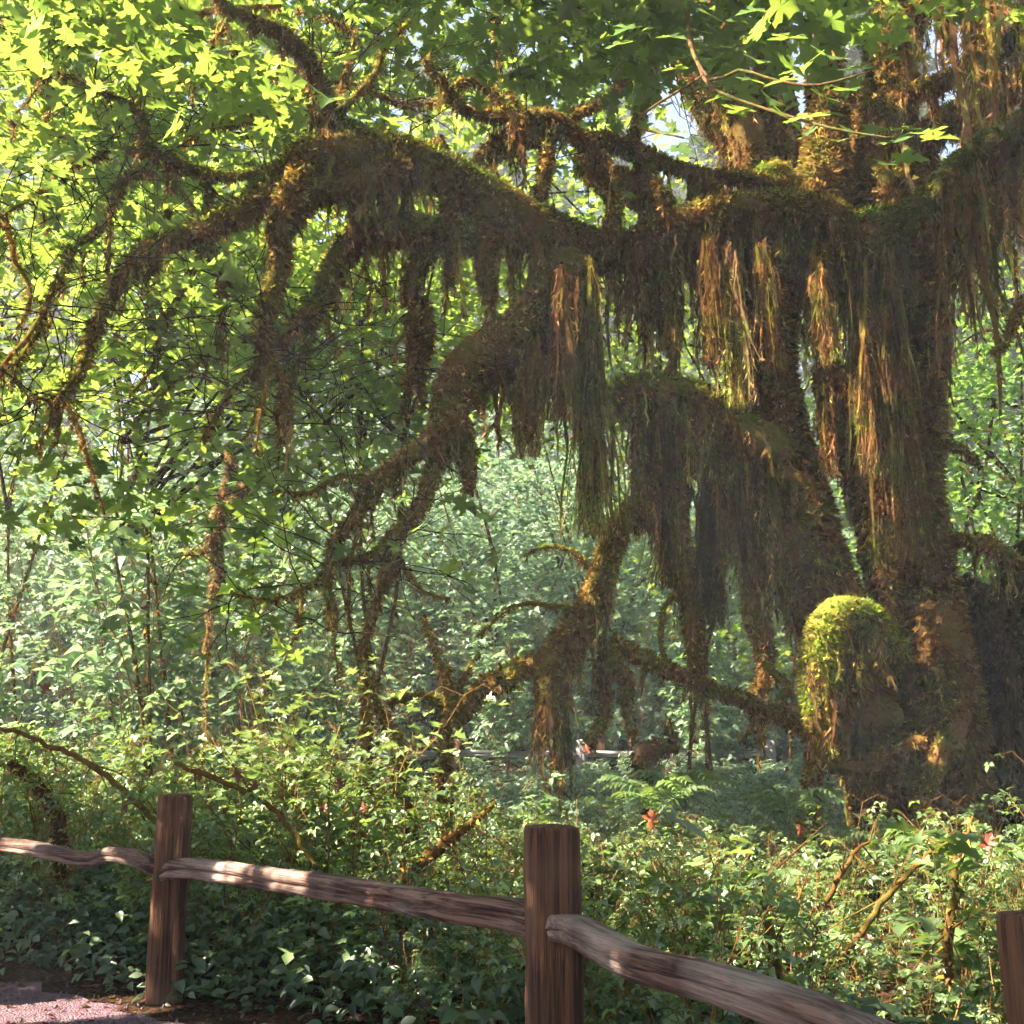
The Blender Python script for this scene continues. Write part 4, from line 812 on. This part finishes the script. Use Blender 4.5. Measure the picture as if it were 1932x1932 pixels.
for k in range(64):
    y = 28 + 18 * (k % 16) / 15 + gv.uniform(-.6, .6); x = (-.5 + (k // 16) * .25 + gv.uniform(0, .25)) * (y + 1)
    t = thing('vine_maple_tree', '%s many stemmed tree in the hazy distance %s' % ('slender' if k % 16 < 8 else 'faint', SIDE(x, y)), 'tree', (x, y, float(gz(x, y))), 'slender trees in the hazy distance', gv.uniform(0, 6.28), gv.uniform(.9, 1.5))
    link('trunk', VINE[k % 4][0], t); o = link('crown', VINE[k % 4][1], t); o['kind'] = 'stuff'

# ------------------------------------------------------------------ shrubs
def shrub_kind(seed, h, nst, leaf, tpl, per, spread=.45, mat=None, rstem=.007, tilt=.35, tint=(1, 1, 1)):
    gg = np.random.default_rng(seed); st = MB(); lf = MB(); P = []; A = []
    for s in range(nst):
        a = gg.uniform(0, 6.28); d = np.array([math.cos(a), math.sin(a)]); H = h * gg.uniform(.65, 1.08); k = 7; tt = np.linspace(0, 1, k)
        lean = spread * gg.uniform(.2, 1.2) * h
        pts = np.column_stack([d[0] * lean * tt ** 1.5 + gg.normal(0, .025, k) * h, d[1] * lean * tt ** 1.5 + gg.normal(0, .025, k) * h, H * tt - .05])
        p = smooth_path(pts, .12 * h); tube(st, p, np.linspace(rstem, rstem * .4, len(p)), 5, 0, C=(BROWN * .9 + DARKB * .5) * gg.uniform(.7, 1.4), cap=False)
        for q in range(per):
            i = gg.integers(int(len(p) * .22), len(p)); ang = gg.uniform(0, 6.28); off = gg.uniform(.08, .30) * h * .6
            e = p[i] + np.array([math.cos(ang) * off, math.sin(ang) * off, off * gg.uniform(-.1, .5)])
            tube(st, np.array([p[i], (p[i] + e) / 2 + [0, 0, .04 * h], e]), np.array([rstem * .4, rstem * .3, rstem * .2]), 3, 0, C=BROWN * .8, cap=False)
            for w in range(gg.integers(2, 5)):
                P.append(p[i] + (e - p[i]) * gg.uniform(.5, 1.15) + gg.normal(0, .035, 3) * h); A.append(ang + gg.normal(0, .7))
    P = np.array(P); n = len(P)
    add_leaves(lf, tpl, P, leaf_rot(n, tilt, gg, .3, az=np.array(A)), leaf * gg.uniform(.6, 1.3, n), leaf_tint(n, gg, .25, .3) * tint)
    return st.mesh('stem', M_BARK), lf.mesh('foliage', mat or M_SHRUB)

def place_shrub(kind, x, y, sc, name, label, cat, group, gg, z=0):
    t = thing(name, label, cat, (x, y, float(gz(x, y)) + z), group, gg.uniform(0, 6.28), sc)
    link('stem', kind[0], t); o = link('foliage', kind[1], t); o['kind'] = 'stuff'
    return t

BERRY = [shrub_kind(300 + k, 1.15, 8, .060, TRI, 10) for k in range(7)]
THIMBLE = [shrub_kind(310 + k, 1.05, 6, .125, MAPLE_S, 8, .5, tilt=.3, rstem=.006) for k in range(3)]
WISPY = [shrub_kind(320 + k, 1.35, 9, .05, TRI, 7, .3, tilt=.4, rstem=.006) for k in range(3)]
gs = np.random.default_rng(55)
# fence line: distance of the fence at a given x
def fence_y(x): return np.interp(x, [-4.9, -2.02, .147, 1.175, 2.2], [8.4, 6.85, 4.3, 2.36, .6])
cnt = 0; tries = 0; placed = []
while cnt < 285 and tries < 9000:
    tries += 1
    y = gs.uniform(3.2, 13.8); x = gs.uniform(-.50, .50) * y
    if y < fence_y(x) + .55: continue
    if any((x - a) ** 2 + (y - b) ** 2 < .16 for a, b in placed): continue
    if x > 3.0 and y > 11.6: continue
    placed.append((x, y)); cnt += 1
    u_ = 966 + x / y * FPX
    big = np.interp(u_, [-100, 300, 620, 760, 1000, 1400, 1600, 2000], [1.2, 1.12, 1.22, 1.0, .82, .74, .78, .9])
    sc = gs.uniform(.5, 1.05) * np.interp(y, [3, 5.5, 8, 13], [.62, .85, 1.05, 1.15]) * (big if y > 6.5 else 1.1) * (.75 if y > 9.5 and u_ > 760 else 1)
    if y > 10.5 and u_ < 700: sc *= gs.uniform(.85, 1.15)
    w = 'left of the left post' if u_ < 330 else (('left of the brown snag' if u_ < 690 else 'right of the brown snag') if u_ < 1040 else ('right of the middle post' if u_ < 1480 else 'before the mossy trunk'))
    d_ = y - fence_y(x); row = 'thicket front row' if d_ < 2 else ('mid thicket' if d_ < 4.5 else 'thicket back row')
    kd, nm, word = (BERRY[cnt % 7], 'salmonberry_shrub', 'salmonberry shrub') if cnt % 10 not in (2, 5, 8) else ((THIMBLE[cnt % 3], 'thimbleberry_shrub', 'broad leaved thimbleberry shrub') if cnt % 10 == 5 else (WISPY[cnt % 3], 'wispy_shrub', 'wispy fine leaved shrub'))
    lab = '%s %s, %s, %s' % ('tall' if sc > 1.15 else ('small' if sc < .7 else 'mid sized'), word, row, w)
    if nm == 'wispy_shrub' and y > 8: sc *= .85
    place_shrub(kd, x, y, sc, nm, ' '.join(lab.split()[:16]), 'shrub', '%s %s' % (row.replace('thicket', 'berry thicket'), w), gs)
# the brightest, sunlit shrub in the middle of the thicket
M_SUNPALED = leaf_material('sun_paled_vine_leaf', (0.120, 0.180, 0.070), (0.26, 0.40, 0.09), 0.35, 0.10, 0.4)  # leaf colour lightened to brighten the sun pool
SUNNY = [shrub_kind(380 + k, 1.9, 8, .095, MAPLE_S, 18, .45, tilt=.3, rstem=.009, mat=M_SUNPALED) for k in range(2)]
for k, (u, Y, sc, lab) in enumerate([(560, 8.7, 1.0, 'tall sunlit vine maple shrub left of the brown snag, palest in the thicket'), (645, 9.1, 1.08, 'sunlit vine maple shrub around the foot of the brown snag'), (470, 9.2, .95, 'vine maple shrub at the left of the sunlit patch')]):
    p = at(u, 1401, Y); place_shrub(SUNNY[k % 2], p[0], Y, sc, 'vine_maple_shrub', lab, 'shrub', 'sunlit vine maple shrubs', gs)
# tall shrubs further back
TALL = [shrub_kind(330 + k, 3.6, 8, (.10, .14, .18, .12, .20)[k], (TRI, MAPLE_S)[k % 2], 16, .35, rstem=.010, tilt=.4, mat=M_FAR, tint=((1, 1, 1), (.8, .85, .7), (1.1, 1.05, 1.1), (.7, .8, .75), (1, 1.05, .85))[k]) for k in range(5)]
cnt = 0
while cnt < 95:
    y = gs.uniform(14.8, 31); x = gs.uniform(-.5, .5) * y
    if abs(x - 4.6) < 2.2 and y < 16: continue
    if -2.2 < x < 6 and y < 22.6 and gs.uniform() < .9: continue
    cnt += 1; sc = gs.uniform(.6, 1.15) * (1.35 if x < -2 else .95)
    if -3 < x < 6 and y < 22.4: sc *= .22
    place_shrub(TALL[cnt % 5], x, y, sc, 'tall_shrub', '%s blue green shrub in the hazy thicket far %s' % ('tall' if sc > .9 else 'bushy', SIDE(x, y)), 'shrub', 'tall shrubs in the hazy thicket', gs)
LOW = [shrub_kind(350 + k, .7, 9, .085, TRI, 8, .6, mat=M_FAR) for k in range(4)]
for k in range(280):
    y = gs.uniform(12.5, 22) if k < 110 else (gs.uniform(23.6, 30) if k < 190 else gs.uniform(14, 22.2)); x = (gs.uniform(-.3, .36) if k < 190 else gs.uniform(-.12, .24)) * y
    place_shrub(LOW[k % 4], x, y, gs.uniform(.7, 1.2) * (1.6 if 110 <= k < 190 else 1), 'low_shrub', 'low leafy plant on the %s the far fence' % ('rising ground behind' if 110 <= k < 190 else 'open ground before'), 'shrub', 'low plants %s the far fence' % ('behind' if 110 <= k < 190 else 'before'), gs)

# ferns
def frond(seed):
    gg = np.random.default_rng(seed); mb = MB(); k = 14; t = np.linspace(0, 1, k)
    p = np.column_stack([np.zeros(k), .62 * t, .42 * np.sin(t * 2.2) * (1 - .25 * t)])
    tube(mb, p, np.linspace(.005, .0015, k), 4, 0, C=(.5, .8, .5), cap=False)
    P = []; R = []; S = []
    for i in range(2, k):
        for sd in (-1, 1):
            d = norm(np.array([sd, .45, -.1])); nn = norm(np.array([0, -.25, 1])); nn = norm(nn - d * (nn @ d)); P.append(p[i]); R.append(np.stack([np.cross(d, nn), d, nn], -1)); S.append(.17 * math.sin(math.pi * (.12 + .86 * t[i])) + .015)
    add_leaves(mb, (SIMPLE[0] * [.62, 1, 1], SIMPLE[1]), np.array(P), np.array(R), np.array(S), leaf_tint(len(P), gg, .15, .2))
    return mb.mesh('frond', M_SHRUB)
FROND = [frond(k) for k in range(3)]
for k, (u, v, Y, sc) in enumerate([(1290, 1440, 10.8, .9), (1235, 1455, 9.9, .8), (1480, 1470, 10.9, .9), (1690, 1540, 9.0, .9), (1800, 1560, 8.2, .9)]):
    p = at(u, v, Y); t = thing('sword_fern', 'arching green fern clump in front of the mossy tree', 'fern', (p[0], Y, max(0, p[2] - .48 * sc)), 'ferns at the foot of the mossy tree', 0, sc)
    for q in range(11):
        o = link('frond', FROND[q % 3], t, None, q * .571 + gs.uniform(-.2, .2)); o.scale = (1, gs.uniform(.75, 1.2), gs.uniform(.8, 1.25))

# small mossy saplings, snags and a stump
gm = np.random.default_rng(91)
def mossy_thing(name, label, cat, limbs, foot, group=None):
    p = at(*foot); t = thing(name, label, cat, (p[0], p[1], float(gz(p[0], p[1]))), group)
    for nm, rows, hang, cols in limbs: mossy_limb(t, nm, rows, hang, gm, colours=cols)
    return t
mossy_thing('mossy_sapling', 'thin forked mossy sapling just left of the drooping limb', 'tree', [('trunk', [(842, 1680, 11.2, 14), (840, 1420, 11.2, 12), (838, 1340, 11.2, 12), (826, 1270, 11.2, 9), (808, 1215, 11.2, 5), (800, 1160, 11.2, 3)], .12, (BROWN, OLIVE)), ('branch', [(836, 1335, 11.2, 9), (800, 1312, 11.1, 8), (760, 1318, 11, 7), (728, 1328, 11, 3)], .12, BRN), ('branch', [(838, 1350, 11.2, 8), (862, 1310, 11.2, 6), (880, 1265, 11.3, 4), (905, 1230, 11.3, 2)], .1, BRN)], (842, 1680, 11.2))
mossy_thing('mossy_sapling', 'short leaning mossy sapling behind the sunlit shrub', 'tree', [('trunk', [(772, 1700, 10.6, 12), (770, 1440, 10.6, 11), (760, 1395, 10.6, 11), (735, 1360, 10.6, 8), (712, 1325, 10.6, 6), (706, 1290, 10.6, 3)], .12, (BROWN, OLIVE))], (772, 1700, 10.6))
mossy_thing('broken_snag', 'thin mossy broken snag with a side stub in the sunlit haze on the left', 'dead tree', [('trunk', [(388, 1560, 13.6, 2), (392, 1300, 13.6, 2), (396, 1190, 13.6, 4), (402, 1090, 13.6, 11), (408, 1000, 13.6, 12), (424, 935, 13.6, 14), (434, 880, 13.6, 9), (430, 840, 13.6, 4)], .28, (BROWN, STRAW * .7)), ('branch', [(405, 1040, 13.6, 9), (375, 1040, 13.6, 8), (350, 1044, 13.5, 6)], .2, (BROWN, STRAW * .7)), ('branch', [(425, 960, 13.6, 12), (450, 940, 13.5, 14), (468, 905, 13.5, 8)], .25, (BROWN, STRAW * .7))], (388, 1560, 13.6))
mossy_thing('broken_snag', 'brown mossy snag rising from the brightest sunlit shrub', 'dead tree', [('trunk', [(688, 1640, 10.2, 7), (690, 1400, 10.2, 7), (692, 1300, 10.2, 8), (698, 1200, 10.2, 8), (712, 1140, 10.2, 7), (718, 1110, 10.2, 3)], .2, BRN)], (688, 1640, 10.2))
mossy_thing('mossy_stump', 'dark crooked mossy stump with a raised broken neck', 'stump', [('trunk', [(1234, 1680, 10.8, 7), (1232, 1490, 10.8, 7), (1228, 1450, 10.8, 16), (1222, 1422, 10.8, 21), (1240, 1412, 10.8, 16), (1258, 1410, 10.8, 10)], .16, (DARKB * 1.6, BROWN)), ('branch', [(1248, 1414, 10.8, 10), (1272, 1414, 10.8, 10), (1270, 1392, 10.8, 8), (1262, 1372, 10.8, 8), (1258, 1355, 10.8, 4)], .08, (DARKB * 1.6, BROWN))], (1234, 1680, 10.8))
# sticks leaning in the thicket
def stick(rows, label, moss=0, tint=BROWN * .7):
    W = px_path(rows); foot = W[0]; t = thing('dead_branch', label, 'branch', (foot[0], foot[1], float(gz(foot[0], foot[1]))), 'dead branches leaning in the thicket'); loc = np.array(t.location)
    p = smooth_path(W, .06); p[1:-1, :3] += gm.normal(0, .008, (len(p) - 2, 3)); mb = MB(); tube(mb, p[:, :3] - loc, p[:, 3], 6, .15, C=tint, seed=3)
    for q in range(5):
        i = gm.integers(len(p) // 3, len(p)); d = norm(p[min(i + 1, len(p) - 1), :3] - p[i - 1, :3] + gm.normal(0, .6, 3)); e = p[i, :3] + d * gm.uniform(.15, .5)
        tube(mb, np.array([p[i, :3], (p[i, :3] + e) / 2 + gm.normal(0, .02, 3), e]) - loc, np.array([.006, .004, .002]), 4, 0, C=tint, cap=False)
    if moss: moss_cover(mb, p[:, :3] - loc, p[:, 3], 1500, .035, gm, (STRAW * .8, OLIVE * 1.3))
    link('stem', mb.mesh('stem', M_BARK), t)
stick([(330, 1640, 7.4, 5), (300, 1560, 7.6, 6), (230, 1490, 7.8, 6), (140, 1425, 8, 5), (40, 1385, 8.2, 4), (-30, 1370, 8.3, 3)], 'long pale dead branch leaning left above the left rail')
stick([(600, 1640, 7.3, 4), (540, 1550, 7.4, 5), (470, 1500, 7.5, 5), (400, 1465, 7.6, 5), (330, 1440, 7.7, 3)], 'crooked dead branch right of the left fence post')
stick([(760, 1660, 7.0, 10), (830, 1600, 7.1, 10), (890, 1555, 7.2, 8), (935, 1515, 7.3, 5)], 'mossy golden stick leaning right in the sunlit shrubs', 1)
stick([(1560, 1850, 5.6, 5), (1620, 1760, 5.6, 6), (1690, 1670, 5.7, 6), (1750, 1610, 5.8, 4), (1800, 1585, 5.8, 2)], 'dark branch arching right in the right hand shrubs')
stick([(1560, 1700, 5.9, 5), (1580, 1660, 5.9, 5), (1610, 1610, 6, 4), (1640, 1590, 6, 3)], 'short curved dark stem among the right hand shrubs')
stick([(1790, 1860, 5.2, 8), (1792, 1780, 5.2, 9), (1800, 1690, 5.2, 7), (1815, 1600, 5.2, 4), (1835, 1540, 5.2, 2)], 'upright mossy stem beside the right fence post', 1)
stick([(1465, 1860, 5.6, 9), (1460, 1780, 5.6, 9), (1440, 1700, 5.7, 7), (1420, 1640, 5.8, 4)], 'dark upright stem in the shrubs behind the right rail')
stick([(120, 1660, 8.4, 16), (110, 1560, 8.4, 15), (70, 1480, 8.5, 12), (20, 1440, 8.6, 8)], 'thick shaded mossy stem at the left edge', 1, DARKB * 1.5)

# dead leaves caught in the shrubs
for k, (u, v, Y, px, lab) in enumerate([(1235, 1535, 6.6, 34, 'bright orange dead leaf on the shrubs right of the middle post'), (1858, 1600, 5.2, 36, 'curled pink dead leaf high in the right hand shrubs'), (88, 1292, 8.6, 22, 'red dead leaf at the far left of the thicket'), (690, 1530, 7.0, 18, 'small orange dead leaf below the sunlit shrub'), (530, 1535, 6.8, 20, 'pale brown dead leaf behind the middle rail'), (235, 1530, 7.4, 22, 'brown dead leaf left of the left fence post'), (450, 1455, 7.6, 24, 'dark red dead leaf above the left post'), (480, 1490, 7.6, 22, 'dark brown dead leaf right of the left post'), (1510, 1560, 6.0, 20, 'dark curled dead leaf in the right hand shrubs'), (1640, 1780, 5.2, 20, 'rusty dead leaf in the brightest right hand patch'), (1460, 1870, 4.6, 22, 'dark red dead leaf just above the right rail'), (1110, 1420, 9.2, 18, 'orange dead leaf before the white far post'), (640, 1470, 7.6, 18, 'pale dead leaf under the sunlit shrub'), (610, 1530, 7.0, 16, 'tan dead leaf low in the sunlit shrub'), (380, 1455, 7.8, 24, 'maroon dead leaf hanging left above the left post')]):
    p = at(u, v, Y); mb = MB(); gg = np.random.default_rng(500 + k)
    vv_ = MAPLE[0] * [.8, 1, 1]; vv_ = vv_ + np.column_stack([np.zeros(len(vv_)), np.zeros(len(vv_)), .55 * np.abs(vv_[:, 0]) ** 1.2 + gg.normal(0, .05, len(vv_))])
    mb.add(vv_ * (px * Y / FPX), T=MAPLE[1], C=(.9, .9, .9) if k == 0 else ((.6, .5, .65) if k == 1 else np.array([.35, .3, .4]) * gg.uniform(.6, 1.6)))
    o = link('dead_leaf', mb.mesh('dead_leaf', M_DEAD), None, tuple(p)); o.rotation_euler = (gg.uniform(1.0, 2.0) * (1 if k % 2 else -1), gg.uniform(-.5, .5), gg.uniform(-.6, .6)); tag(o, lab, 'leaf', 'dead leaves caught in the shrubs')

# ground plants under and before the fence (uncountable leaves)
gp = np.random.default_rng(66); mb = MB(); n = 15000
x = gp.uniform(-4.4, 3.2, n); fy = fence_y(x); y = fy + gp.uniform(-.62, 2.6, n)
pe = np.interp(x, np.sort(edge[:, 0]), edge[np.argsort(edge[:, 0]), 1])
ok = y > pe + gp.normal(.36, .10, n); ok &= ~((x > -.95) & (x < -.15) & (y < fy + .1) & (gp.uniform(0, 1, n) < .9)); x, y = x[ok], y[ok]; fy = fy[ok]
hmax = np.clip(np.minimum((y - fy + .7) * .42, (y - np.interp(x, np.sort(edge[:, 0]), edge[np.argsort(edge[:, 0]), 1])) * .6), .04, .5); z = gz(x, y) + gp.uniform(.02, 1, len(x)) * hmax
P = np.column_stack([x, y, z]); n = len(P)
add_leaves(mb, LEAFLET, P, leaf_rot(n, .35, gp, .35, towards=np.array([0, -.25, 0])), gp.uniform(.05, .105, n), leaf_tint(n, gp, .25, .2))
o = link('ground_cover', mb.mesh('ground_cover', M_COVER)); tag(o, 'leafy ground cover tinted dark for shade under and in front of the fence', 'ground cover'); o['kind'] = 'stuff'
# dead litter
mb = MB(); n = 5000; x = gp.uniform(-5, 5, n); y = gp.uniform(2, 12, n)
add_leaves(mb, SIMPLE, np.column_stack([x, y, gz(x, y) + .01]), leaf_rot(n, .3, gp, .1), gp.uniform(.03, .08, n), np.array([[.8, 1.0, 1.1]]) * gp.uniform(.08, .34, (n, 1)))
o = link('leaf_litter', mb.mesh('leaf_litter', M_DEAD)); tag(o, 'brown leaf litter on the soil', 'leaf litter'); o['kind'] = 'stuff'

# ------------------------------------------------------------------ haze
bm = MB(); x0, x1, y0, y1, z0, z1 = -79, 79, -29, 118, -1.2, 46
bm.add([(x, y, z) for z in (z0, z1) for y in (y0, y1) for x in (x0, x1)], Q=[[0, 2, 3, 1], [4, 5, 7, 6], [0, 1, 5, 4], [2, 6, 7, 3], [0, 4, 6, 2], [1, 3, 7, 5]])
m, nt, out = mat_new('haze'); pv_ = nd(nt, 'ShaderNodeVolumePrincipled'); pv_.inputs['Density'].default_value = 0.0026; pv_.inputs['Color'].default_value = (.86, .93, 1, 1)
pv_.inputs['Anisotropy'].default_value = 0.0
nt.links.new(pv_.outputs[0], out.inputs['Volume'])
o = link('haze', bm.mesh('haze', m)); o['kind'] = 'stuff'; o['label'] = 'pale morning haze between the trees'; o['category'] = 'haze'
